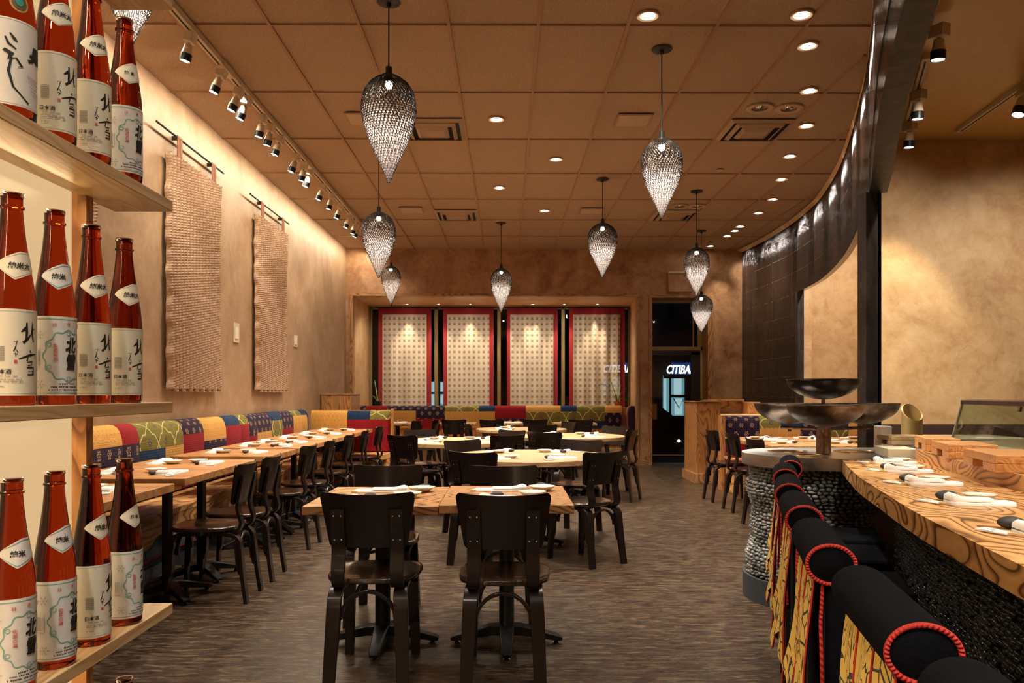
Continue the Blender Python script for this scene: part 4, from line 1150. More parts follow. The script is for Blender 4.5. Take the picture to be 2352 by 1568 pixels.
S_ = [(3.0,4.25,[(.6,'g'),(.4,'b')]),(4.25,5.60,[(.62,'y'),(.38,'p')]),(5.60,5.86,[(.62,'r'),(.38,'p')]),(5.86,6.30,[(.80,'g'),(.2,'b')]),(6.30,6.65,[(.80,'g'),(.2,'y')]),(6.65,7.10,[(.55,'p'),(.45,'r')]),
      (7.10,7.66,[(.78,'y'),(.22,'p')]),(7.66,8.08,[(.5,'b'),(.5,'r')]),(8.08,8.35,[(.48,'g'),(.52,'r')]),(8.35,8.62,[(.85,'p'),(.15,'r')]),(8.62,9.14,[(.80,'p'),(.2,'y')]),(9.14,9.59,[(.5,'b'),(.5,'g')]),
      (9.59,10.08,[(.82,'p'),(.18,'r')]),(10.08,10.5,[(.4,'g'),(.6,'y')]),(10.5,10.78,[(.4,'b'),(.6,'y')])]
b = empty('banquette', (XL,7,0)); tag(b, 'long patchwork bench seat running along the left wall', 'bench')
bo = empty('x'); bpy.data.objects.remove(bo)
def off(o, p): 
    for c in o.children: c.location = (c.location.x-p[0], c.location.y-p[1], c.location.z)
bench_back('back_cushion', b, (XL,0), (XL,11.1), (1,0), S_, fk=.55)
MB().box(XL,-2.33,3.0,10.95,.41,.455).build('seat_board', M['wood_seat'], b, bevel=.006)
mb = MB()     # live edge apron
def le(u, v):
    y = 3.0+7.95*u; z = .41-.19*v*(1+.25*sin(y*3.1)+.18*sin(y*7.7+1)+.06*sin(y*23))
    return (-2.335-.015*v+.012*sin(y*5)*v+.004*sin(y*31+v*9), y, z)
mb.grid(le, 240, 6); mb.build('live_edge_apron', M['wood_seat'], b)
MB().box(XL,-2.45,3.0,10.95,.0,.06).box(-2.50,-2.47,3.0,10.95,.06,.41).build('plinth', M['base_metal'], b)
mb = MB(); mb.grid(lambda u, v: (-2.40+.012*sin(u*90)*v, 4.4+2.4*u, .34-.19*v+.004*sin(u*60)), 120, 3); mb.grid(lambda u, v: (-2.39+.012*sin(u*90), 4.4+2.4*u, .152-.012*v+.004*sin(u*60)), 120, 1, m=1)
mb.build('hanging_blue_cloth', [M['blue_cloth'], M['cord_red']], b)
off(b, (XL,7))
# return with end panel
YR = 11.02
b = empty('banquette', (-2.2,YR,0)); tag(b, 'short patchwork bench seat turning across the end of the left tables', 'bench')
bench_back('back_cushion', b, (-2.69,YR), (-1.6,YR), (0,-1), fk=.8, segs=[(0,.50,[(.95,'y'),(.25,'p')]),(.50,.81,[(.34,'b'),(.66,'r')]),(.81,1.10,[(.34,'g'),(.66,'r')])], top=1.02, z0=.47, scale=.5)
MB().box(-2.69,-1.585,YR,YR+.06,0,1.03).box(-1.59,-1.565,YR-.10,YR+.06,0,1.045).build('end_panel', M['wood_panel'], b, bevel=.003)
MB().box(-2.32,-1.595,YR-.45,YR,.38,.455).box(-2.32,-1.60,YR-.40,YR,.0,.38).build('seat_board', M['wood_seat'], b, bevel=.005)
off(b, (-2.2,YR))
# cabinet against the left wall behind
c = empty('wooden_cabinet', (-2.56,12.2,0)); tag(c, 'low honey wood cabinet behind the partition by the left wall', 'cabinet')
MB().box(-.23,.225,-.2,.5,0,1.235).build('body', M['wood_panel'], c, bevel=.004); MB().box(-.235,.235,-.21,.51,1.235,1.25).build('top', M['wood_trim_x'], c, bevel=.003)
MB().box(-.20,-.13,-.206,-.2,.1,1.22).box(-.02,.06,-.206,-.2,.1,1.22).build('inlay_strip', M['wood_trim'], c)
# window booth
YWB = 14.66; kx = lambda px: PX(px, YWB-.1)
segpx = [(819,840,[(.5,'p'),(.5,'p')]),(840,888,[(.5,'r'),(.5,'r')]),(888,955,[(.33,'p'),(.67,'y')]),(955,1022,[(.62,'p'),(.38,'r')]),(1022,1100,[(.36,'g'),(.64,'y')]),(1100,1137,[(.36,'b'),(.64,'y')]),(1137,1208,[(.62,'r'),(.38,'p')]),
         (1208,1288,[(.38,'y'),(.62,'g')]),(1288,1325,[(.36,'b'),(.64,'g')]),(1325,1390,[(.7,'g'),(.3,'b')]),(1390,1428,[(.4,'y'),(.6,'p')])]
b = empty('banquette', (0,YWB,0)); tag(b, 'patchwork bench seat under the curtained windows', 'bench')
x0 = -2.665
bench_back('back_cushion', b, (x0,YWB), (3,YWB), (0,-1), [(max(0,kx(a)-x0), kx(c_)-x0, s) for a, c_, s in segpx], 1.035, .62, .8)
MB().box(x0,kx(1430),YWB-.06,YWB,.30,.62).build('wood_back_panel', M['wood_panel'], b)
MB().box(x0,kx(1430),YWB-.62,YWB-.06,.40,.455).box(x0,kx(1430),YWB-.55,YWB-.06,.022,.40).build('seat_board', M['wood_panel'], b, bevel=.004)
xe = kx(1440)
bench_back('side_cushion', b, (2.30,YWB), (2.243,YWB-.66), (-1,0), [(0,.12,[(.4,'y'),(.6,'p')]),(.12,.30,[(1,'r')]),(.30,.52,[(.4,'p'),(.6,'r')]),(.52,.66,[(1,'p')])], 1.035, .47, .9)
off(b, (0,YWB))
# ledge behind window booth
struct(MB().box(WX0,2.40,YWB,YWB+.25,0,1.0).build('trim_12', M['wood_trim_x']))
# right booth
YB2 = 10.42
b = empty('banquette', (3.7,YB2,0)); tag(b, 'patchwork bench seat of the right booth behind the bowls', 'bench')
k2 = lambda px: PX(px, YB2-.1); x0 = k2(1666)
bench_back('back_cushion', b, (x0,YB2), (6,YB2), (0,-1), [(k2(a)-x0, k2(c_)-x0, s) for a, c_, s in [(1666,1746,[(.62,'p'),(.38,'r')]),(1746,1795,[(.38,'g'),(.62,'y')]),(1795,1840,[(.38,'b'),(.62,'y')]),(1840,1905,[(.30,'b'),(.35,'p'),(.35,'r')]),(1905,1951,[(.42,'b'),(.58,'g')]),(1951,2010,[(1,'y')])]], .965, .47, .7)
MB().box(x0-.05,5.0,YB2,YB2+.05,0,.972).box(x0-.055,x0-.005,YB2-.12,YB2+.05,0,.972).build('wood_frame', M['wood_panel'], b, bevel=.003)
MB().box(x0-.02,4.9,YB2-.60,YB2,.41,.455).box(x0,4.9,YB2-.52,YB2,0,.41).build('seat_board', M['wood_seat'], b, bevel=.005)
MB().box(x0,4.9,YB2-.56,YB2-.1,.455,.50).build('seat_cushion', M['f_red'], b, bevel=.02)
off(b, (3.7,YB2))
# host stand
h = empty('host_stand', (3.2,11.6,0)); tag(h, 'wooden host stand beside the glass door', 'host stand')
X0, X1 = PX(1600,11.15), PX(1655,11.15)
mb = MB().box(X0-3.2,X1-3.2,-.45,.30,.14,1.135); mb.build('front_body', M['wood_panel'], h, bevel=.004)
MB().box(X0-3.22,X1-3.18,-.47,.32,1.135,1.15).build('top', M['wood_trim_x'], h, bevel=.003)
MB().box(X0-3.235,X1-3.17,-.49,.32,0,.14).build('plinth', M['wood_trim_x'], h, bevel=.004)
MB().box(X1-3.2,.70,-.3,.55,.90,.95).build('writing_top', M['wood_pale'], h, bevel=.003)
MB().box(X1-3.2,.68,-.28,.5,0,.90).build('lower_cabinet', M['wood_panel'], h)
xx0, xx1 = PX(1620,12.2)-3.2, PX(1703,12.2)-3.2
MB().box(xx0,xx1,.45,.75,1.14,1.17).box(xx0,xx1,.60,.75,.9,1.14).build('rear_shelf', M['wood_trim_x'], h, bevel=.003)
MB().box(xx1,PX(1742,12.0)-3.2,.30,.75,0,1.13).build('rear_body', M['wood_panel'], h, bevel=.004)
# exit sign box over the door and wall plates
e = empty('exit_sign_box', (PX(1560,YB),YB-.06,H+(HY-648)/F*YB)); tag(e, 'blank brown sign box on the back wall above the door', 'sign box')
MB().box(-.21,.21,-.03,.06,-.17,.17).build('box_body', M['plaster_back'], e, bevel=.004); MB().box(-.21,.21,-.05,.06,.15,.18).build('lamp_strip', M['fixture_white'], e)
for (px0,px1,y0,y1,l) in ((536,547,742,787,'nearer cream switch plate between the two woven hangings'),(674,682,770,797,'farther cream switch plate right of the second woven hanging')):
    d0 = ray((px0+px1)/2); Y = XL/(d0[0]/d0[1]); w_ = .085
    r = empty('wall_plate', (XL+.001, Y, H+(HY-(y0+y1)/2)/F*Y)); tag(r, l, 'wall plate'); hh = (y1-y0)/F*Y/2
    MB().box(0,.008,-w_,w_,-hh,hh).build('plate', M['fixture_white'], r, bevel=.002); MB().box(.008,.012,-w_*.5,w_*.5,-hh*.6,hh*.6).build('panel_face', M['label_cream'], r)
# ================================================================ WOVEN HANGINGS
def hanging(y0, y1, label):
    r = empty('woven_hanging', (XL+.03, (y0+y1)/2, 3.225)); tag(r, label, 'wall hanging', 'woven wall hangings'); w = y1-y0; Hh = 1.94
    pitch = w/16; nc = 16; NU, NV = nc*8, 600
    mb = MB()
    def fn(u, v):
        y = -w/2+w*u; z = -Hh*v
        c = y/pitch; row = z/.023
        k = abs(sin(pi*c)); col_i = math.floor(c)
        s = .5+.5*sin(2*pi*row + (pi if col_i % 2 else 0) + 8.5*abs(c-col_i-.5))
        x = .004+.046*k**.8*(.87+.13*s)
        edge = .012*sin(z*19+y*3) + .006*sin(z*47)
        yy = y + (edge if u in (0., 1.) else edge*abs(2*u-1)**6)
        return (x+.012*sin(z*2.3+y), yy, z + (.012*sin(c*3.1+.5) if v > .99 else 0) + (.01*abs(sin(pi*c)) if v < .01 else 0))
    mb.grid(fn, NU, NV, flip=True)
    mb.grid(lambda u, v: (.002, -w/2+w*u, -Hh*v), 2, 2)
    for s_ in (0., 1.): mb.grid(lambda u, v: (lambda p: (p[0]*u+.002*(1-u), p[1], p[2]))(fn(s_, v)), 1, 600)
    mb.build('woven_panel', M['weave'], r, sharp=0)
    MB().tube([(.02,-w/2-.22,.17),(.02,w/2+.10,.17)],.009,8).build('rod', M['black_metal'], r)
    for k, yy in enumerate((-w/2+.16, w/2-.22)):
        st_ = MB()
        for dy in (-.0, .055): st_.box(.022,.030,yy+dy,yy+dy+.045,-.07,.185)
        st_.box(.012,.032,yy-.005,yy+.105,.16,.182); st_.build('hanging_strap', M['strap'], r, bevel=.002)
        MB().box(-.03,.03,yy+.025,yy+.05,.155,.185).tube([(-.03,yy+.04,.17),(.03,yy+.04,.17)],.010,8).build('rod_bracket', M['black_metal'], r)
hanging(4.23,5.38,'woven rope wall hanging mostly hidden behind the bottle shelves')
hanging(6.50,7.66,'large woven rope wall hanging nearest the camera in full view')
hanging(8.78,9.98,'smaller looking woven rope wall hanging farther along the left wall')

# ================================================================ CURTAINS
CU = [(869,991,878,980),(1018,1134,1027,1124),(1164,1281,1172,1271),(1307,1435,1316,1425)]
for i, (a, b_, c_, d_) in enumerate(CU):
    Y = YW-.22; x0, x1, xi0, xi1 = [PX(p, Y) for p in (a,b_,c_,d_)]
    zt_ = H+(HY-707)/F*Y; zi = H+(HY-722)/F*Y; zb = .98
    r = empty('curtain', ((x0+x1)/2, Y, zt_)); w = ['far left','second from left','third from left','far right one, pleated']
    tag(r, f'checked translucent window curtain with a red border, {w[i]}', 'curtain', 'checked curtains with red borders'); cx = (x0+x1)/2
    fold = (.018,.020,.024,.040)[i]; nf = (3,3,4,5)[i]
    def fy(x, z): return fold*sin((x-x0)/(x1-x0)*2*pi*nf+i)*min(1,(zt_-z)*3+.15)
    mb = MB(); mb.grid(lambda u, v: (xi0+(xi1-xi0)*u-cx, fy(xi0+(xi1-xi0)*u, zi+(zb-zi)*v), zi+(zb-zi)*v-zt_), 60, 30, uvf=lambda u, v: ((xi1-xi0)*u, 2+(zi-zb)*(1-v)))
    mb.build('checked_panel', M['curtain'], r, sharp=0)
    mb = MB()
    for (p0,p1,q0,q1) in ((x0,xi0,zb,zt_),(xi1,x1,zb,zt_),(xi0,xi1,zi,zt_)):
        mb.grid(lambda u, v: (p0+(p1-p0)*u-cx, fy(p0+(p1-p0)*u, q0+(q1-q0)*v)-.002, q0+(q1-q0)*v-zt_), 30, 20)
    mb.build('red_border', M['curtain_red'], r, sharp=0)
    MB().tube([(x0-cx-.05,0,.01),(x1-cx+.05,0,.01)],.012,8).build('curtain_rod', M['black_metal'], r)

# ================================================================ BAR
CF = [(.87,.6),(1.02,1.25),(1.105,1.705),(1.16,1.96),(1.203,2.166),(1.257,2.416),(1.327,2.686),(1.43,3.05),(1.549,3.494),(1.70,3.95),(1.875,4.45)]
def cf(y):
    for (xa, ya), (xb, yb) in zip(CF, CF[1:]):
        if y <= yb: t = (y-ya)/(yb-ya); return xa+(xb-xa)*t
    return CF[-1][0]
def cfs(y): return (cf(y-.12)+cf(y)+cf(y+.12))/3 if .8 < y < 4.3 else cf(y)
def lo_(y): return .41+(4.43-y)*.085 if y > 3 else .53+(3-y)*.02
YE = 4.438; ys = [.6+(YE-.6)*i/44 for i in range(45)]
def curveslab(mb, fa, fb, y0, y1, z0, z1, n=44):
    yy = [y0+(y1-y0)*i/n for i in range(n+1)]
    A = [(fa(y), y) for y in yy]; B = [(fb(y), y) for y in reversed(yy)]
    mb.prism(A+B, z0, z1, smooth=False)
r = empty('sushi_counter', (1.6,2.5,0)); tag(r, 'curved wooden sushi counter with bold wavy grain and a raised back ledge', 'counter')
mb = MB(); curveslab(mb, cfs, lambda y: cfs(y)+1.1, .6, YE, .818, .89); mb.build('counter_top', M['wood_counter'], r, bevel=.005)
mb = MB(); curveslab(mb, lambda y: cfs(y)+lo_(y), lambda y: cfs(y)+1.2, .6, 4.436, .89, .95); mb.build('raised_ledge', M['wood_counter'], r, bevel=.004)
def pebble_proto():
    n, m = 8, 5; vs = [(0,0,-1)]
    for j in range(1, m):
        p = pi*j/m
        for i in range(n): a = 2*pi*i/n; vs.append((sin(p)*cos(a), sin(p)*sin(a), -cos(p)))
    vs.append((0,0,1)); fs = [(0, 1+(i+1)%n, 1+i) for i in range(n)]
    for j in range(m-2):
        for i in range(n): fs.append((1+j*n+i, 1+j*n+(i+1)%n, 1+(j+1)*n+(i+1)%n, 1+(j+1)*n+i))
    L = 1+(m-2)*n; T = len(vs)-1; fs += [(L+i, L+(i+1)%n, T) for i in range(n)]; return vs, fs
PV, PF = pebble_proto()
def add_pebble(mb, c, tang, nor, a, b, h, tilt):
    t = Vector(tang).normalized(); n = Vector(nor).normalized(); up = Vector((0,0,1))
    t2 = t*cos(tilt)+up*sin(tilt); u2 = up*cos(tilt)-t*sin(tilt)
    mb.add([Vector(c)+t2*(x*a)+u2*(z*b)+n*(y*h) for x, y, z in PV], PF, 0, True)
rs = random.Random(3)
mb = MB(); z = .02
while z < .81:
    y = .9 + rs.uniform(0,.03)
    while y < 4.36:
        a = rs.uniform(.014,.028)
        if rs.random() > .03:
            x = cfs(y)+.30; add_pebble(mb, (x+rs.uniform(-.004,.004), y+a, z+rs.uniform(-.004,.004)), (.25,1,0), (-1,.25,0), a, rs.uniform(.008,.014), rs.uniform(.012,.020), rs.uniform(-.25,.25))
        y += 2*a*.97
    z += .0215
mb.build('pebble_cladding', M['pebble_black'], r, sharp=0)
mb = MB(); curveslab(mb, lambda y: cfs(y)+.302, lambda y: cfs(y)+1.05, .6, 4.38, 0, .818); mb.build('bar_body', M['black_metal'], r)
off(r, (1.6,2.5))
# drum with steel top
DC = (1.96, 4.93); DR_ = .485
def stad(Rr, xr, n=40, back=None):
    pts = []
    for i in range(n+1):
        a = pi/2+pi*i/n; pts.append((DC[0]+Rr*cos(a), DC[1]+Rr*sin(a)))
    pts.append((xr, DC[1]-Rr)); pts.append((xr, DC[1]+Rr)); return pts
r = empty('round_bar_end', (DC[0],DC[1],0)); tag(r, 'rounded bar end clad in river pebbles under a brushed steel top', 'bar')
MB().prism(stad(DR_, 2.80), .822, .892).build('steel_top', M['steel'], r, bevel=.006)
MB().prism(stad(DR_-.078, 2.78), .14, .825).build('core', M['grout'], r)
MB().prism(stad(DR_-.005, 2.78), 0, .145, smooth=False).build('base_band', M['base_metal'], r)
mb = MB(); z = .158
while z < .815:
    rr = DR_-.050+.020*cos((z-.15)*9.4)+.006*sin(z*31) - (.02 if z > .72 else 0)
    a0 = pi*.62
    while a0 < 1.60*pi:
        a = rs.uniform(.012,.026); am = a0+a/rr
        c = (DC[0]+rr*cos(am), DC[1]+rr*sin(am), z+rs.uniform(-.004,.004))
        add_pebble(mb, c, (-sin(am),cos(am),0), (cos(am),sin(am),0), a, rs.uniform(.0085,.014), rs.uniform(.012,.022), rs.uniform(-.3,.3))
        a0 = am+a/rr*.97
    z += .0205
mb.build('pebble_cladding', M['pebble'], r, sharp=0)
for k, (x, y, q) in enumerate(((1.77,5.02,.11),(2.20,5.02,.12),(1.80,4.70,.075))):
    MB().lathe([(q+.012,.0),(q+.012,.006),(q,.006),(q-.004,.002),(q*.5,.0015),(.001,.0015)],36,(x,y,.8915),cap=False).build('burner_ring', M['brass'], r)
off(r, DC)
# wok fountain
r = empty('wok_stand', (1.93,4.85,.8945)); tag(r, 'sculpture of four iron bowls on a brown pipe stand on the steel bar top', 'sculpture')
MB().tube([(0,0,0),(0,0,.155)],.043,24).tube([(0,0,.15),(0,0,.335)],.012,12).build('pipe', M['copper'], r)
for k, (tx, ty) in enumerate(((-.15,.15),(.31,.15),(-.10,-.30))):
    a = atan2(ty, tx); L = sqrt(tx*tx+ty*ty)+.06
    o = MB().tube([(cos(a)*.03,sin(a)*.03,.148),(cos(a)*L,sin(a)*L,.150)],.010,12).build('arm', M['copper'], r)
MB().tube([(-.012,-.05,.142),(-.016,-.062,.142)],.016,16).build('end_nut', M['brass'], r)
def wok(x, y, zrim, rad, depth, mat, nm='bowl'):
    prof = []
    for i in range(13):
        t = i/12; prof.append((max(.001, rad*sin(t*pi/2*.96)/sin(pi/2*.96)), -depth*cos(t*pi/2*.96)**1.0+depth*cos(pi/2*.96)*t))
    outer = prof; inner = [(max(.001,r_-.004), z+.004) for r_, z in reversed(prof)]
    o = MB().lathe(outer+[(rad+.004,.002),(rad+.003,.006)]+inner,56,(x,y,zrim),cap=False).build(nm, mat, r, sharp=60)
    return o
z0 = .892
wok(-.15,.16,1.190-z0,.215,.125,M['wok']); wok(.31,.15,1.190-z0,.213,.125,M['wok']); wok(-.13,-.36,1.188-z0,.2125,.122,M['wok'])
wok(0,0,1.338-z0,.214,.118,M['wok_dark'])
for x, y in ((-.15,.16),(.31,.15),(-.13,-.36)): MB().tube([(x,y,.125),(x,y,.182)],.011,10).build('stub_pipe', M['copper'], r)
# steel box, bamboo vase, geta stand, cream box at the counter end
def thing_box(name, x, y, z, sx, sy, sz, a, mat, label, cat, bevel=.003):
    o = MB().obox((0,0,sz/2), sx, sy, sz).build(name, mat, loc=(x,y,z), rz=a, bevel=bevel); return tag(o, label, cat)
thing_box('steel_canister', 2.60, 5.50, .0, .075, .12, 1.035, 0, M['steel'], 'upright brushed steel box beside the dark post', 'steel box', .008)
r = MB().lathe([(.001,.0),(.062,.0),(.062,.10)],40,cap=False)
def vase():
    mb = MB(); n = 40
    def top(a): return .165+.055*sin(a)     # slanted mouth, high at the back
    for rad, fl in ((.068, False), (.057, True)):
        mb.grid(lambda u, v: (rad*cos(2*pi*u), rad*sin(2*pi*u), (top(2*pi*u))*v), n, 4, flip=fl)
    mb.grid(lambda u, v: ((.068-.011*v)*cos(2*pi*u), (.068-.011*v)*sin(2*pi*u), top(2*pi*u)), n, 1)
    mb.grid(lambda u, v: (.068*v*cos(2*pi*u), .068*v*sin(2*pi*u), .002), n, 1); return mb
o = vase().build('bamboo_vase', M['bamboo'], loc=(2.66,5.22,.975)); o.scale = (.95,.95,.98); tag(o, 'cut bamboo vase with a slanted open mouth behind the trays', 'vase')
o = MB().box(-.35,.35,-.25,.25,.892,.975).build('back_worktop', M['steel'], loc=(2.98,5.25,0), bevel=.003); tag(o, 'low steel block carrying the bamboo vase', 'worktop')
def geta(x, y, z, w, l, h, a, label, mat=None):
    r = empty('wooden_tray', (x,y,z), a); tag(r, label, 'tray', 'raised wooden serving trays')
    MB().box(-w/2,w/2,-l/2,l/2,h*.5,h).build('board', mat or M['wood_tray'], r, bevel=.003)
    for yy in (-l/2, l/2-l*.36): MB().box(-w/2,w/2,yy+l*.04*(yy>0),yy+l*.36,0,h*.5).build('foot', mat or M['wood_tray'], r, bevel=.003)
    return r
geta(2.46,4.93,.945,.24,.2,.055,0,'pale wooden tray left of the others, in front of the bamboo vase', M['wood_pale'])
thing_box('cream_box', 2.28, 4.66, .8925, .16, .30, .052, -.2, M['white_box'], 'flat cream box on the steel top at the counter end', 'box')
thing_box('tray_support', 2.47, 4.93, .8925, .20, .17, .052, 0, M['steel'], 'small steel block under the pale tray', 'support block')
for (fx, fy, bx, by, wd, l) in ((2.235,4.24,2.36,4.60,.165,'farthest of the three orange wooden trays on the ledge'),(2.08,3.74,2.185,4.09,.205,'middle one of the three orange wooden trays on the ledge'),(1.905,3.10,2.01,3.50,.235,'nearest and largest orange wooden tray on the ledge')):
    a = atan2(by-fy, bx-fx)-pi/2; L = sqrt((bx-fx)**2+(by-fy)**2); cx, cy = (fx+bx)/2+cos(a)*wd/2, (fy+by)/2+sin(a)*wd/2
    geta(cx, cy, .9508, wd, L, .068, a, l)
# sushi glass case
r = empty('glass_case', (2.62,4.70,.951)); a_ = atan2(-1.6,-.36)
tag(r, 'slanted glass display case on the sushi counter at far right', 'display case')
dirv = Vector((-.235,-1.0,0)).normalized(); sid = Vector((dirv.y*-1, dirv.x, 0)); sid = Vector((1,-.235,0)).normalized(); Lc = 1.45
def cp(t, s, z): p = dirv*t+sid*s; return (p.x, p.y, z)
MB().hexa([cp(0,0,0),cp(Lc,0,0),cp(Lc,.008,0),cp(0,.008,0),cp(0,.065,.245),cp(Lc,.065,.245),cp(Lc,.073,.245),cp(0,.073,.245)]).build('front_glass', M['case_glass'], r)
MB().hexa([cp(0,0,0),cp(.008,0,0),cp(.008,.42,0),cp(0,.42,0),cp(0,.065,.245),cp(.008,.065,.245),cp(.008,.42,.245),cp(0,.42,.245)]).build('end_glass', M['case_glass'], r)
MB().hexa([cp(-.01,.06,.245),cp(Lc,.06,.245),cp(Lc,.12,.245),cp(-.01,.12,.245),cp(-.01,.06,.27),cp(Lc,.06,.27),cp(Lc,.12,.275),cp(-.01,.12,.275)]).hexa([cp(-.01,.06,.245),cp(.03,.06,.245),cp(.03,.42,.245),cp(-.01,.42,.245),cp(-.01,.06,.27),cp(.03,.06,.27),cp(.03,.42,.27),cp(-.01,.42,.27)]).build('top_rail', M['backsplash'], r, bevel=.004)
MB().hexa([cp(-.02,.0,0),cp(-.004,.0,0),cp(-.004,.012,0),cp(-.02,.012,0),cp(-.02,.066,.25),cp(-.004,.066,.25),cp(-.004,.078,.25),cp(-.02,.078,.25)]).build('corner_strip', M['steel'], r)
MB().hexa([cp(0,.05,0),cp(Lc,.05,0),cp(Lc,.40,0),cp(0,.40,0),cp(0,.05,.02),cp(Lc,.05,.02),cp(Lc,.40,.05),cp(0,.40,.05)]).build('display_deck', M['steel'], r)
MB().hexa([cp(.45,.40,.0),cp(Lc,.40,.0),cp(Lc,.41,.0),cp(.45,.41,.0),cp(.45,.41,.245),cp(Lc,.41,.245),cp(Lc,.42,.245),cp(.45,.42,.245)]).build('rear_panel', M['case_glass'], r)
f = empty('tap', (3.12,4.72,.892)); tag(f, 'small chrome tap behind the glass case', 'tap')
MB().tube([(0,0,0),(0,0,.26),(0,-.02,.30),(-.04,-.03,.315),(-.09,-.04,.30),(-.10,-.04,.26)],.012,10).build('spout', M['chrome'], f); MB().lathe([(.03,0),(.03,.02),(.015,.03)],16).build('flange', M['chrome'], f)
o = MB().box(-.2,1.2,-.35,.5,0,.892).build('kitchen_worktop', M['steel'], loc=(3.07,4.9,0), bevel=.004); tag(o, 'steel kitchen worktop behind the glass case', 'worktop')
# counter settings (sleeve, stone, napkin, dish)
for i, (y, w) in enumerate(((4.27,'fifth'),(3.83,'fourth'),(3.30,'third'),(2.72,'second'),(2.13,'nearest'))):
    x = cfs(y)+.02; sl = (cfs(y+.1)-cfs(y-.1))/.2; ux, uy = 1/sqrt(1+sl*sl), -sl/sqrt(1+sl*sl)   # inward
    tx, ty = -uy, ux
    A = atan2(uy, ux); wh = {'fifth':'farthest','fourth':'fourth nearest','third':'third nearest','second':'second nearest','nearest':'nearest'}[w]
    def put(kk, inn, al, rot, s_=1.0, tilt=0):
        nm, cat, desc = KIND[kk]; o = bpy.data.objects.new(nm, MESH[kk]); COL.objects.link(o)
        o.location = (x+ux*inn+tx*al, y+uy*inn+ty*al, .8906); o.rotation_euler = (0,0,A+rot); o.scale = (s_,s_,s_)
        tag(o, {'plate':'small white oval dish','stone':'dark oval rest stone','napkin':'rolled white cloth towel','sleeve':'white paper chopstick sleeve'}[kk]+f' on the sushi counter, {wh} to the camera', cat, {'plate':'white dishes on the sushi counter','stone':'stones on the sushi counter','napkin':'towels on the sushi counter','sleeve':'chopstick sleeves on the sushi counter'}[kk])
    put('sleeve',.085,.0,-.95,1.15); put('stone',.15,.075,.2,1.05); put('napkin',.225,-.025,.10,.95); put('plate',.265,.115,.1,1.0)
# counter stools
def make_stool():
    r = empty('counter_stool'); L = .44; zc = .873; ra, rb = .056, .047
    mb = MB(); N = 24
    prof = [(-L/2,.0),(-L/2,.86),(-L/2+.004,.93),(-L/2+.014,.985),(-L/2+.03,1),(L/2-.045,1),(L/2-.02,.95),(L/2-.006,.8),(L/2,.5),(L/2+.001,0)]
    vs = []
    for y, k in prof:
        for i in range(N):
            a = 2*pi*i/N; vs.append((ra*max(k,.01)*cos(a), y, zc+rb*max(k,.01)*sin(a)))
    mb.add(vs, [(j*N+i, j*N+(i+1)%N, (j+1)*N+(i+1)%N, (j+1)*N+i)[::-1] for j in range(len(prof)-1) for i in range(N)], 0, True)
    mb.build('back_roll', M['velvet'], r, sharp=0)
    # red cord on the near end of the roll
    pc = [(ra*.93*cos(a), -L/2-.001, zc+rb*.93*sin(a)) for a in [2*pi*i/48 for i in range(48)]]
    tb = MB(); tb.tube(pc, .0046, 8, closed=True)
    for i in range(len(tb.v)): tb.uv[i] = (i//8*.9, (i%8)/8.)
    tb.build('end_cord', M['cord_red'], r, sharp=0)
    # back pad
    mb = MB(); mb.box(-.012,.042,-L/2+.01,L/2-.02,.44,.86); mb.build('back_pad', M['velvet'], r, bevel=.014, seg=3)
    for x in (-.012,):
        tb = MB(); P = [(x-.004,-L/2+.012,.835),(x-.010,-L/2+.006,.74),(x-.006,-L/2+.006,.60),(x+.004,-L/2+.012,.46)]
        tb.tube(P, .0042, 8)
        for i in range(len(tb.v)): tb.uv[i] = (i//8*9, (i%8)/8.)
        tb.build('side_cord', M['cord_red'], r, sharp=0)
    # seat
    MB().box(.02,.44,-.21,.21,.47,.53).build('seat_cushion', M['velvet'], r, bevel=.024, seg=3)
    MB().box(.02,.43,-.20,.20,.445,.47).build('seat_frame', M['black_metal'], r)
    for (x, y) in ((.0,-.19),(.0,.19),(.41,-.19),(.41,.19)):
        MB().strip([(x,y,.87 if x < .1 else .45),(x,y,.45),(x*1.03-.01,y*1.04,0)], .026, .026, (1,0,0)).build('leg', M['black_metal'], r, bevel=.002)
    for y in (-.19,.19): MB().tube([(.0,y,.2),(.41,y,.2)],.009,8).build('stretcher', M['black_metal'], r)
    # hanging printed cloth in strips
    segs = [(-L/2+.006,-L/2+.135,.37,.46,.50),(-L/2+.138,-L/2+.25,.50,.43,.3),(-L/2+.253,-L/2+.36,.40,.52,.1)]
    for k, (y0, y1, za, zb, ph) in enumerate(segs):
        mb = MB()
        def fn(u, v, y0=y0, y1=y1, za=za, zb=zb, k=k, o=0):
            y = y0+(y1-y0)*u; zt_ = .852; zl = za+(zb-za)*u; z = zt_+(zl-zt_)*v
            x = -.034 -.040*v -.010*sin(v*5+k)*v + .008*sin(u*pi*2+k*1.7)*v
            return (x+o, y + .008*sin(v*4+k)*v, z)
        mb.grid(fn, 10, 16, uvf=lambda u, v, y0=y0, y1=y1: (y0+(y1-y0)*u, v*.42), m=0)
        mb.grid(lambda u, v, f_=fn: f_(u, v, o=.0035), 10, 16, m=1, flip=True)
        tb = [fn(0, v/12) for v in range(13)]
        mb.tube([(p[0]-.001,p[1],p[2]) for p in tb], .0022, 6, m=2)
        mb.build('printed_cloth', [M['yellow_cloth'], M['red_lining'], M['cord_red']], r, sharp=0)
    return r
ST = [((.520,.62),(.592,1.05)),((.618,1.178),(.707,1.606)),((.732,1.795),(.843,2.20)),((.903,2.415),(1.02,2.82)),((1.067,3.0),(1.20,3.40)),((1.253,3.575),(1.385,3.97)),((1.440,4.035),(1.575,4.43))]
stn = ['cut off at the corner','second nearest','third nearest','fourth nearest','fifth nearest','sixth nearest','farthest']
s0 = make_stool()
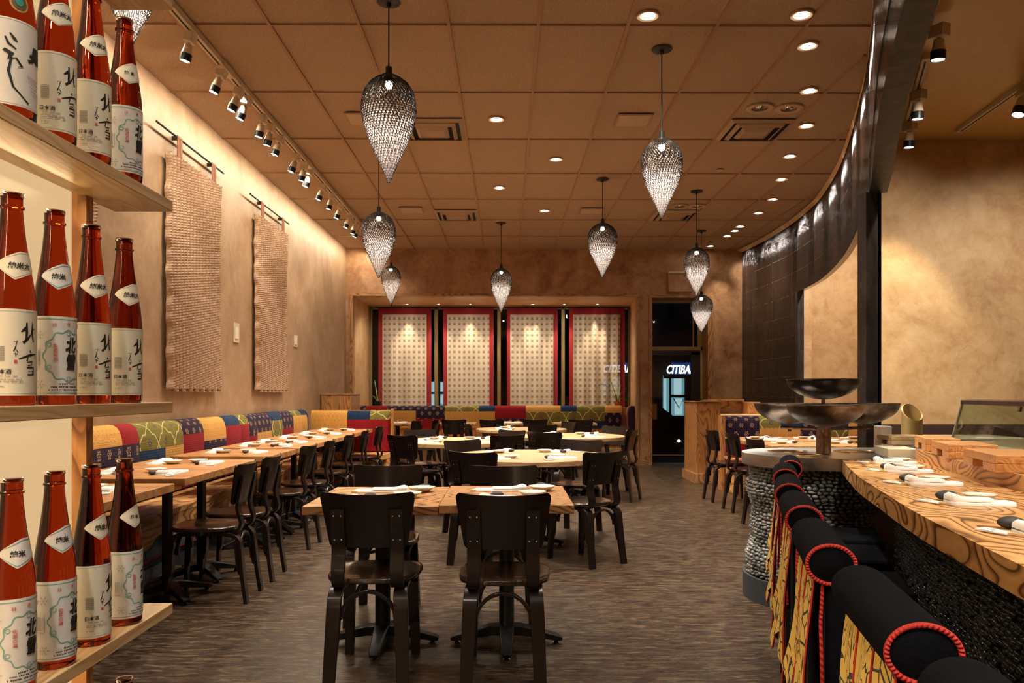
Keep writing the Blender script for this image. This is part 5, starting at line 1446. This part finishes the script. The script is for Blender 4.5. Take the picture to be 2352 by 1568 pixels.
for i, ((xa, ya), (xb, yb)) in enumerate(ST):
    o = s0 if i == 0 else copy_tree(s0); d = Vector((xb-xa, yb-ya)).normalized()
    o.location = (xa+d.x*.22, ya+d.y*.22, 0); o.rotation_euler = (0,0,atan2(d.y,d.x)-pi/2)
    tag(o, f'black padded counter chair with rolled back and red cord, {stn[i]}', 'chair', 'padded chairs at the sushi counter')

# ================================================================ BOTTLE SHELVES
SX0, SX1, SY0, SY1 = -1.045, -.889, .55, 2.13
shelfz = [(2.306,'top bottle shelf, only its end showing at the upper edge'),(1.771,'upper bottle shelf seen from below'),(1.237,'middle bottle shelf at eye level'),(.702,'lower bottle shelf seen from above'),(.168,'bottom bottle shelf mostly below the picture')]
for z, l in shelfz:
    o = MB().box(SX0-.03 if z > 3 else SX0,SX1,SY0,SY1,-.028,0).build('wall_shelf', M['wood_pale'], loc=(0,0,z), bevel=.002); tag(o, 'pale wooden '+l, 'shelf', 'pale shelves for bottles')
r = empty('backlit_panel', (-1.06,1.25,0)); tag(r, 'glowing cream back panel behind the bottles', 'light panel')
MB().box(-.012,.0,-.85,.70,.1,3.2).build('glowing_face', M['back_lit'], r)
MB().box(-.02,.035,.701,.735,.0,3.3).build('end_post', M['wood_panel'], r, bevel=.002)
MB().box(-.05,-.014,-.85,.70,0,3.3).build('rear_board', M['wood_pale'], r)
for z, l in shelfz[:4]:
    la = bpy.data.lights.new('shelf_strip', 'AREA'); la.shape = 'RECTANGLE'; la.size = .02; la.size_y = 1.3; la.energy = 1.6; la.color = (1,.72,.42)
    o = bpy.data.objects.new('shelf_light', la); COL.objects.link(o); o.location = (-1.02,1.22,z-.036); o.rotation_euler = (0, R(-20), 0)

BH, BR = .398, .0405
BP = [(0,.90),(.006,.96),(.02,1),(.42,1),(.47,.985),(.52,.955),(.57,.90),(.62,.825),(.67,.745),(.72,.665),(.77,.60),(.82,.54),(.87,.49),(.915,.455),(.925,.455),(.928,.515),(.938,.52),(.942,.455),(.985,.455),(.988,.49),(.998,.485),(1.0,.43)]
def brad(t):
    for (a, ra), (b_, rb_) in zip(BP, BP[1:]):
        if t <= b_: return ra+(rb_-ra)*((t-a)/(b_-a) if b_ > a else 0)
    return .43
def wrap(me, z_of, r_of, a0, mats, off_=.0007, cut=True):
    """bend flat mesh (x = arc length metres, y = height) around the bottle; a0 = angle at x=0"""
    bm = bmesh.new(); bm.from_mesh(me)
    xs = [v.co.x for v in bm.verts]
    if xs and cut:
        x = min(xs)+.004
        while x < max(xs):
            g = bm.verts[:]+bm.edges[:]+bm.faces[:]
            bmesh.ops.bisect_plane(bm, geom=g, plane_co=(x,0,0), plane_no=(1,0,0)); x += .004
    for v in bm.verts:
        x, y, _ = v.co; rr = r_of(y)+off_; a = a0+x/r_of(y); v.co = (rr*cos(a), rr*sin(a), y)
    me2 = bpy.data.meshes.new('wrapped'); bm.to_mesh(me2); bm.free(); me2.materials.clear()
    for m_ in mats: me2.materials.append(m_)
    return me2
def join_meshes(name, lst):
    bm = bmesh.new(); mats = []
    for me, mt in lst:
        n0 = len(bm.faces); bm.from_mesh(me); bm.faces.ensure_lookup_table()
        if mt not in mats: mats.append(mt)
        for f_ in bm.faces[n0:]: f_.material_index = mats.index(mt)
    me = bpy.data.meshes.new(name); bm.to_mesh(me); bm.free()
    for m_ in mats: me.materials.append(m_)
    me.polygons.foreach_set('use_smooth', [True]*len(me.polygons))
    return me
def flat_text(body, size, x, y, bold=0, shear=0, vert=False, rot=0, sx=1):
    out = []
    chars = list(body) if vert else [body]
    bm = bmesh.new()
    for i, ch in enumerate(chars):
        me = text_mesh(ch, size, 0, bold, shear)
        for v in me.vertices:
            a, b_ = v.co.x*sx, v.co.y
            v.co = (x+a*cos(rot)-b_*sin(rot), y-i*size*1.02+a*sin(rot)+b_*cos(rot), 0)
        bm.from_mesh(me); bpy.data.meshes.remove(me)
    me = bpy.data.meshes.new('t'); bm.to_mesh(me); bm.free(); return me
def rects(lst):
    mb = MB()
    for (x0,x1,y0,y1) in lst: mb.add([(x0,y0,0),(x1,y0,0),(x1,y1,0),(x0,y1,0)],[(0,1,2,3)])
    return mb.mesh('r', M['ink'], 0)
def outline(x0,x1,y0,y1,w): return rects([(x0,x1,y0,y0+w),(x0,x1,y1-w,y1),(x0,x0+w,y0,y1),(x1-w,x1,y0,y1)])
def strokes(polys, w):
    mb = MB()
    for P in polys:
        n = len(P); ws = w if isinstance(w, (int,float)) else None
        L = []; Rr = []
        for i in range(n):
            a = Vector(P[max(i-1,0)][:2]); b_ = Vector(P[min(i+1,n-1)][:2]); d = (b_-a).normalized(); nn = Vector((-d.y,d.x)); ww = P[i][2] if len(P[i]) > 2 else ws
            p = Vector(P[i][:2]); L.append(p+nn*ww/2); Rr.append(p-nn*ww/2)
        mb.add([(p.x,p.y,0) for p in L]+[(p.x,p.y,0) for p in Rr], [(i, n+i, n+i+1, i+1) for i in range(n-1)])
    return mb.mesh('s', M['ink'], 0)
LW = .158      # label arc width
def art_cream():
    z0, z1 = .018, .178; L = [(outline(.004,LW-.004,z0+.004,z1-.004,.0006), M['ink_teal'])]
    # brush characters (north / snow) drawn as tapering strokes
    cx, cy = .068, .132
    P = [[(-.016,.004,.002),(-.009,.010,.006),(-.006,.014,.004)],[(-.006,.022,.003),(-.006,.004,.005),(-.007,-.010,.004)],[(-.013,-.016,.005),(-.004,-.008,.004),(.006,.006,.001)],
         [(.006,.024,.001),(.005,.006,.004),(.008,-.014,.0025),(.012,-.008,.001)],[(.004,.006,.002),(.012,.012,.001)]]
    Q = [[(.0,.012,.004),(.003,.009,.002)],[(-.020,-.004,.002),(.0,.004,.004),(.014,.006,.003),(.012,-.004,.001)],[(-.004,.000,.002),(-.006,-.008,.003)],
         [(-.006,-.010,.001),(.006,-.008,.003),(.004,-.014,.002),(-.004,-.016,.002)],[(-.006,-.020,.002),(.008,-.019,.004),(.008,-.032,.004),(-.005,-.033,.003)],[(-.004,-.026,.001),(.007,-.026,.0015)]]
    L.append((strokes([[(cx+a, cy+b_, w_) for a,b_,w_ in p] for p in P], .003), M['ink']))
    L.append((strokes([[(cx+a, cy-.042+b_, w_) for a,b_,w_ in p] for p in Q], .003), M['ink']))
    L.append((strokes([[(.040,.118,.001),(.046,.120,.0012),(.043,.112,.0015)],[(.044,.112,.001),(.040,.100,.002)],[(.043,.104,.001),(.047,.098,.0015)],[(.040,.096,.001),(.046,.095,.0015)],[(.043,.098,.001),(.043,.090,.001)]], .001), M['ink']))
    L.append((rects([(.0405,.0455,.078,.084)]), M['ink_red']))
    bars = []; z = .082
    k = 0
    while z < .108: h = (.0006,.0012,.0008,.0018)[k%4]; bars.append((.010,.026,z,z+h)); z += h+.0009; k += 1
    L.append((rects(bars), M['ink_grey']))
    L.append((flat_text('日本酒', .0098, .022, .062, .0001), M['ink']))
    for i, (zz, n) in enumerate(((.053,14),(.047,18),(.043,18),(.034,6))): L.append((rects([(.012+.0024*j,.0136+.0024*j,zz,zz+.0022) for j in range(n) if (j*7+i)%5]), M['ink_grey']))
    return L
def snowflake(x, y, s):
    P = []
    for k in range(6):
        a = pi*k/3; P.append([(x,y),(x+s*cos(a),y+s*sin(a))])
        for q in (.55,.8):
            for d_ in (-.6,.6): P.append([(x+s*q*cos(a),y+s*q*sin(a)),(x+s*q*cos(a)+s*.25*cos(a+d_),y+s*q*sin(a)+s*.25*sin(a+d_))])
    return strokes(P, .0005)
def art_white():
    z0, z1 = .018, .178; L = [(outline(.004,LW-.004,z0+.004,z1-.005,.0014), M['ink_teal'])]
    cx, cy, rr = .072, .098, .045; P = []
    for i in range(97):
        a = 2*pi*i/96; q = rr+.0025*cos(12*a); P.append((cx+q*cos(a), cy+q*1.12*sin(a), .0022))
    L.append((strokes([P], .0022), M['ink_teal']))
    for k in range(6):
        a = pi/6+pi*k/3; bx, by = cx+(rr-.004)*cos(a), cy+(rr-.004)*1.12*sin(a); L.append((strokes([[(bx+.004*cos(t_),by+.004*sin(t_)) for t_ in [2*pi*j/12 for j in range(13)]]], .0014), M['ink_teal']))
    L.append((flat_text('北雪', .034, cx+.005, .118, .0011, .15, True, 0, .72), M['ink']))
    L.append((flat_text('佐渡の酒', .0085, cx-.024, .118, .0001, 0, True), M['ink_red']))
    L.append((flat_text('日', .008, .046, .160, .0001), M['ink_red'])); L.append((flat_text('本', .008, .072, .163, .0001), M['ink_red'])); L.append((flat_text('酒', .008, .098, .160, .0001), M['ink_red']))
    L.append((snowflake(.018,.140,.009), M['ink_grey'])); L.append((snowflake(.020,.040,.009), M['ink_grey']))
    L.append((rects([(.004,.019,.078,.112)]), M['label_white']))
    L.append((rects([(.0065+.0016*k,.0065+.0016*k+(.0006 if k%3 else .0010),.080,.108) for k in range(7)]), M['ink_grey']))
    for i, (zz, x0, n) in enumerate(((.040,.050,12),(.034,.040,18),(.028,.036,24))): L.append((rects([(x0+.0028*j,x0+.0019+.0028*j,zz,zz+.0026) for j in range(n) if (j*5+i)%7]), M['ink']))
    return L
def art_big():
    z0, z1 = .018, .178; L = [(outline(.003,LW+.01,z0+.003,z1-.003,.0006), M['ink_grey'])]
    L.append((flat_text('吟', .040, .030, .118, .0016), M['ink_brown'])); L.append((flat_text('雪', .040, .030, .074, .0016), M['ink_brown']))
    L.append((flat_text('泉', .038, .108, .120, .0014, .2), M['ink']))
    L.append((strokes([[(.064,.150,.002),(.070,.140,.005),(.074,.136,.001)],[(.058,.142,.002),(.062,.130,.004),(.072,.122,.002)],[(.056,.118,.006),(.066,.112,.008),(.062,.102,.004),(.072,.106,.003),(.080,.092,.004),(.074,.090,.002)],[(.066,.106,.003),(.062,.080,.004),(.068,.052,.003),(.082,.036,.002),(.090,.028,.003)]], .003), M['ink']))
    for i, (zz, x0, n) in enumerate(((.078,.088,9),(.070,.090,8),(.060,.092,7),(.052,.094,8),(.160,.010,10))): L.append((rects([(x0+.0028*j,x0+.0019+.0028*j,zz-.0006*j,zz+.002-.0006*j) for j in range(n)]), M['ink_grey']))
    return L
def label_base(w, z0, z1):
    mb = MB(); n = 40
    mb.grid(lambda u, v: (w*u, z0+(z1-z0)*v, 0), n, 1); return mb.mesh('lb', M['label_cream'], 0)
def neck_label(kind):
    # fan: u along arc, v height; lower tip at u=.38
    def zlo(u): return BH*(.650-.066*min(u/.40,1)+.055*max(0,(u-.40)/.60)) 
    def zhi(u): return BH*(.652+.068*min(1,u/.55)**.6)
    A0, A1 = -1.05, 1.35
    def P(u, v, o): z = zlo(u)+(zhi(u)-zlo(u))*v; a = A0+(A1-A0)*u; rr = BR*brad(z/BH)+o; return (rr*cos(a), rr*sin(a), z)
    base = MB(); base.grid(lambda u, v: P(u, v, .0009), 36, 6); lst = [(base.mesh('n', M['label_cream'], 0), M['label_cream'] if kind != 'w' else M['label_white'])]
    edge = MB(); m_ = M['ink_teal'] if kind == 'w' else M['ink_grey']; tw = .05 if kind == 'w' else .02
    edge.grid(lambda u, v: P(.03+.94*u, .06+tw*v*.8, .0013), 36, 1); edge.grid(lambda u, v: P(.03+.94*u, .94-tw*v*.8, .0013), 36, 1)
    lst.append((edge.mesh('n', M['ink'], 0), m_))
    txt = {'w':'純米','c':'純米大','f':'純米'}[kind]
    for i, ch in enumerate(txt):
        me = text_mesh(ch, .0125 if kind != 'f' else .009, 0, .0004, .15 if kind == 'c' else 0)
        bm = bmesh.new(); bm.from_mesh(me)
        x = -.008
        while x < .008:
            bmesh.ops.bisect_plane(bm, geom=bm.verts[:]+bm.edges[:]+bm.faces[:], plane_co=(x,0,0), plane_no=(1,0,0)); x += .003
        for v in bm.verts:
            a = -.22+i*.40+v.co.x/(BR*.8); z = BH*.650+v.co.y; rr = BR*brad(z/BH)+.0024; v.co = (rr*cos(a), rr*sin(a), z)
        bm.to_mesh(me); bm.free(); lst.append((me, M['ink']))
    return join_meshes('neck_label', lst)
ro = lambda y: BR
def full_label(kind):
    w = LW+.015 if kind == 'b' else LW
    lst = [(wrap(label_base(w,.018,.178), None, ro, 0, [M['label_cream']], .0005, False), M['label_cream'] if kind == 'c' else M['label_white'])]
    k = 0; dx = {'c':.020,'w':.009,'b':0}[kind]
    for me, mt in {'c':art_cream,'w':art_white,'b':art_big}[kind]():
        if k:
            for v_ in me.vertices: v_.co.x += dx
        lst.append((wrap(me, None, ro, 0, [mt], .0009+.00012*k), mt)); k += 1
    return join_meshes('front_label', lst)
body_me = MB().lathe([(max(.0005,BR*r_), BH*t_) for t_, r_ in ([(0,.01)]+BP[:])],56,cap=False)
body_me.lathe([(.0005,BH),(BR*.43,BH)],56,cap=False)
bme = body_me.mesh('bottle_body', M['bottle'], 30)
bmx = bmesh.new(); bmx.from_mesh(bme); bmesh.ops.remove_doubles(bmx, verts=bmx.verts, dist=1e-5); bmesh.ops.recalc_face_normals(bmx, faces=bmx.faces); bmx.to_mesh(bme); bmx.free()
rim_me = MB().lathe([(BR*.40,BH),(BR*.49,BH+.0005),(BR*.50,BH*.986),(BR*.475,BH*.982)],32,cap=False).mesh('mouth_ring', M['bottle_dark'], 0)
LBL = {k: full_label(k) for k in 'cwb'}; NKL = {k: neck_label(k) for k in 'wcf'}
def bottle(x, y, z, kind, nk, rot, label, sc=1.0, group=None):
    r = empty('sake_bottle', (x,y,z+.0006)); tag(r, label, 'bottle', group); r.scale = (sc,sc,1)
    for me, nm, ro_ in ((bme,'glass_body',0),(rim_me,'mouth_ring',0),(LBL[kind],'front_label',rot),(NKL[nk],'neck_label',rot+1.62)):
        if me is None: continue
        o = bpy.data.objects.new(nm, me); COL.objects.link(o); o.parent = r; o.rotation_euler = (0,0,ro_)
    return r
YY = [1.508,1.650,1.795,1.950]; BX = -.932
rowdef = {1.771:('bwwc','upper shelf',[('b','w'),('c','c'),('c','c'),('w','f')],-2.62),1.237:('','middle shelf',[('c','c'),('w','w'),('c','c'),('c','c')],-2.50),.702:('','lower shelf',[('w','w'),('w','w'),('c','c'),('w','f')],-1.78)}
posn = ['leftmost','second from left','third from left','rightmost']
desc = {'b':'brown bottle, large label with bold script','c':'brown bottle with cream brush-script label','w':'brown bottle with white teal-wreath label'}
for z, (_, nm, ks, a0) in rowdef.items():
    for i, (k, nk) in enumerate(ks):
        cam = atan2(-YY[i], -BX); left = cam-pi/2
        rot = left + (a0+2.62)*1.0 + (.12 if z != .702 else .62+.16*(i-1.5)*.6)
        if z == .702: rot = left+.42+.14*(i-1)
        elif k == 'b': rot = left+.1
        else: rot = left+.16+.05*i
        x = BX if k != 'b' else BX-.01
        bottle(x, YY[i], z, k, nk, rot, f'{desc[k]}, {posn[i]} on the {nm}', 1.22 if k == 'b' else 1.0, f'bottles on the {nm}')
bottle(BX, 1.95, .168, 'w', 'f', -2.0, 'brown glass bottle whose mouth just shows at the bottom edge', group='bottles on the bottom shelf')
# round green seal on the big bottle
p = MB()
for (ra_, m_, o_) in ((.017,0,.0010),(.0135,1,.0014),(.007,2,.0018)):
    vs = [(0,0)]+[(ra_*cos(2*pi*i/24), ra_*1.15*sin(2*pi*i/24)) for i in range(24)]; V = []
    rr = BR*1.22*.985
    for a, b_ in vs: A = -.58+a/rr; zz = .212+b_; q = BR*1.22*brad(zz/BH)+o_+.001; V.append((q*cos(A), q*sin(A), zz))
    p.add(V, [(0,1+i,1+(i+1)%24) for i in range(24)], m_)
bb_ = [o for o in bpy.data.objects if o.get('label','').startswith(desc['b'])][0]
sl = p.build('round_seal', [M['ink_gold'], M['ink_brown'], M['ink_green']], bb_, sharp=0); sl.scale = (1/1.22,1/1.22,1)

# ================================================================ PLANTS
def leafblade(mb, base, az, L, droop, w, lift=1.0):
    P = []; 
    for i in range(9):
        t = i/8; rad_ = L*t*.75; z = L*lift*t - droop*L*t*t*1.6; P.append((base[0]+cos(az)*rad_, base[1]+sin(az)*rad_, base[2]+z, w*(1-t)**.5*(.6+.8*t)+.001))
    n = Vector((-sin(az), cos(az), 0)); vs = []
    for x, y, z, ww in P: vs += [(x-n.x*ww, y-n.y*ww, z), (x, y, z-ww*.4), (x+n.x*ww, y+n.y*ww, z)]
    mb.add(vs, [(3*i,3*i+1,3*i+4,3*i+3) for i in range(8)]+[(3*i+1,3*i+2,3*i+5,3*i+4) for i in range(8)], 0, True)
def plant(x, y, z, label, potm, orchid=True, s=1.0):
    r = empty('potted_plant', (x,y,z)); tag(r, label, 'potted plant'); r.scale = (s,s,s)
    MB().lathe([(.001,0),(.045,0),(.060,.095),(.066,.095),(.066,.118),(.058,.118),(.055,.10),(.001,.10)],24,cap=False).build('pot', potm, r)
    mb = MB()
    for az, L, dr, lf in ((.2,.32,.75,1.0),(1.2,.34,.25,1.4),(2.0,.38,.15,1.5),(2.8,.34,.45,1.2),(3.4,.40,.85,1.1),(4.4,.30,.5,1.2),(5.3,.36,.35,1.3),(6.0,.30,.7,1.1)): leafblade(mb, (0,0,.10), az, L, dr, .013, lf)
    mb.build('leaves', M['leaf'], r, sharp=0)
    if orchid:
        MB().tube([(0,0,.1),(-.10,0,.30),(-.22,0,.42),(-.32,-.01,.43),(-.36,-.01,.38)],.004,6).build('flower_stem', M['leaf'], r)
        mb = MB()
        for (px_, pz) in ((-.36,.36),(-.34,.31),(-.30,.41)):
            for k in range(5):
                a = 2*pi*k/5; mb.add([(px_,-.01,pz),(px_+.03*cos(a-.4),-.02,pz+.03*sin(a-.4)),(px_+.045*cos(a),-.015,pz+.045*sin(a)),(px_+.03*cos(a+.4),-.02,pz+.03*sin(a+.4))],[(0,1,2,3)])
        mb.build('flower', M['petal'], r)
    return r
plant(PX(1418,YWB+.1), YWB+.10, 1.0, 'white orchid in a terracotta pot on the ledge before the right window', M['terracotta'])
plant(PX(868,YWB+.1), YWB+.12, 1.0, 'dark plant in a black pot at the left end of the window ledge', M['black_metal'], False, .9)

# ================================================================ CAMERA, LIGHT, WORLD
cam = bpy.data.cameras.new('camera'); co = bpy.data.objects.new('camera', cam); COL.objects.link(co)
cam.sensor_width = 36; cam.sensor_fit = 'HORIZONTAL'; cam.lens = F/2352*36
cam.shift_y = -(784.0-HY)/2352.0
co.location = (0,0,H); co.rotation_euler = (pi/2, 0, -TH); cam.clip_start = .05; SC.camera = co
wd = bpy.data.worlds.new('world'); SC.world = wd; wd.use_nodes = True
wd.node_tree.nodes['Background'].inputs[0].default_value = (.02,.025,.04,1); wd.node_tree.nodes['Background'].inputs[1].default_value = .3
def area(loc, rot, sx, sy, e, col=(1,.80,.58)):
    la = bpy.data.lights.new('area', 'AREA'); la.shape = 'RECTANGLE'; la.size = sx; la.size_y = sy; la.energy = e; la.color = col
    o = bpy.data.objects.new('room_light', la); COL.objects.link(o); o.location = loc; o.rotation_euler = rot; return o
spot((-.1,.9,CZ-.1),(-.95,1.6,1.3),34,60,.9,(1,.88,.72),.06); spot((.9,1.2,CZ-.1),(.75,2.2,.8),55,60,.9,(1,.88,.72),.06); spot((.9,3.7,CZ-.1),(1.6,4.9,.5),120,45,.9,(1,.88,.74),.05); spot((1.3,1.6,CZ-.1),(1.6,2.6,.9),70,75,.9,(1,.88,.72),.05)  # spots without fixtures, added to brighten shelf edges, stools, counter and pebble drum
for x, y in ((-1.3,4.6),(.1,5.3),(-1.3,7.4),(1.4,7.6),(.3,8.8),(-1.2,9.6),(1.6,10.6)): spot((x,y,CZ-.05),(x,y,0),70,110,.9,(1,.89,.74),.08)  # broad spots added as general fill, no fixtures at these points
# rows of ceiling lights behind and above the camera (the rest of the dining room)
for y in (-2.0, -.6):
    for x in (-2.0,-.6,.8): spot((x,y,CZ-.05), (x,y+.6,0), 90, 100, .8, (1,.89,.74), .10)
for x in (1.8,3.2,4.6):
    for y in (.2,2.2): spot((x+.9,y,CZ-.05), (x+.4,y+.3,0), 75, 100, .8, (1,.88,.72), .10)
for x in (-2.0,-.9,.2,1.3): spot((x,14.45,2.88),(x,14.9,1.2),16,155,.8,(1,.86,.66),.05)  # spots added inside the window bay to brighten it and the curtains
for x, y in ((3.0,6.9),(4.6,7.2),(6.0,7.0)): spot((x+.4,y-1.2,CZ-.2), (x+.4,YK,1.7), 45, 90, .8, (1,.87,.70), .06)
spot((4.3,9.3,3.5),(4.8,11.3,1.7),80,120,.9,(1,.88,.72),.06); spot((3.3,9.0,3.5),(3.3,9.2,0),40,90,.8)  # first spot is added to brighten the booth alcove
for x, y in ((-2.2,4.6),(-2.2,6.6),(-2.2,8.7),(-2.2,10.5),(-1.0,12.8),(1.0,12.8)): spot((x,y,CZ-.05),(x,y,0),38,80,.7)
SC.view_settings.view_transform = 'Standard'; SC.view_settings.look = 'None'; SC.view_settings.gamma = 1; SC.view_settings.exposure = EXPO
SC.cycles.use_denoising = True; SC.cycles.max_bounces = 7; SC.cycles.diffuse_bounces = 3; SC.cycles.glossy_bounces = 3
SC.cycles.transmission_bounces = 6; SC.cycles.transparent_max_bounces = 10; SC.cycles.caustics_reflective = False; SC.cycles.caustics_refractive = False
SC.cycles.sample_clamp_indirect = 4.0; SC.cycles.sample_clamp_direct = 0; SC.cycles.use_adaptive_sampling = True; SC.cycles.adaptive_threshold = .09; SC.cycles.adaptive_min_samples = 16
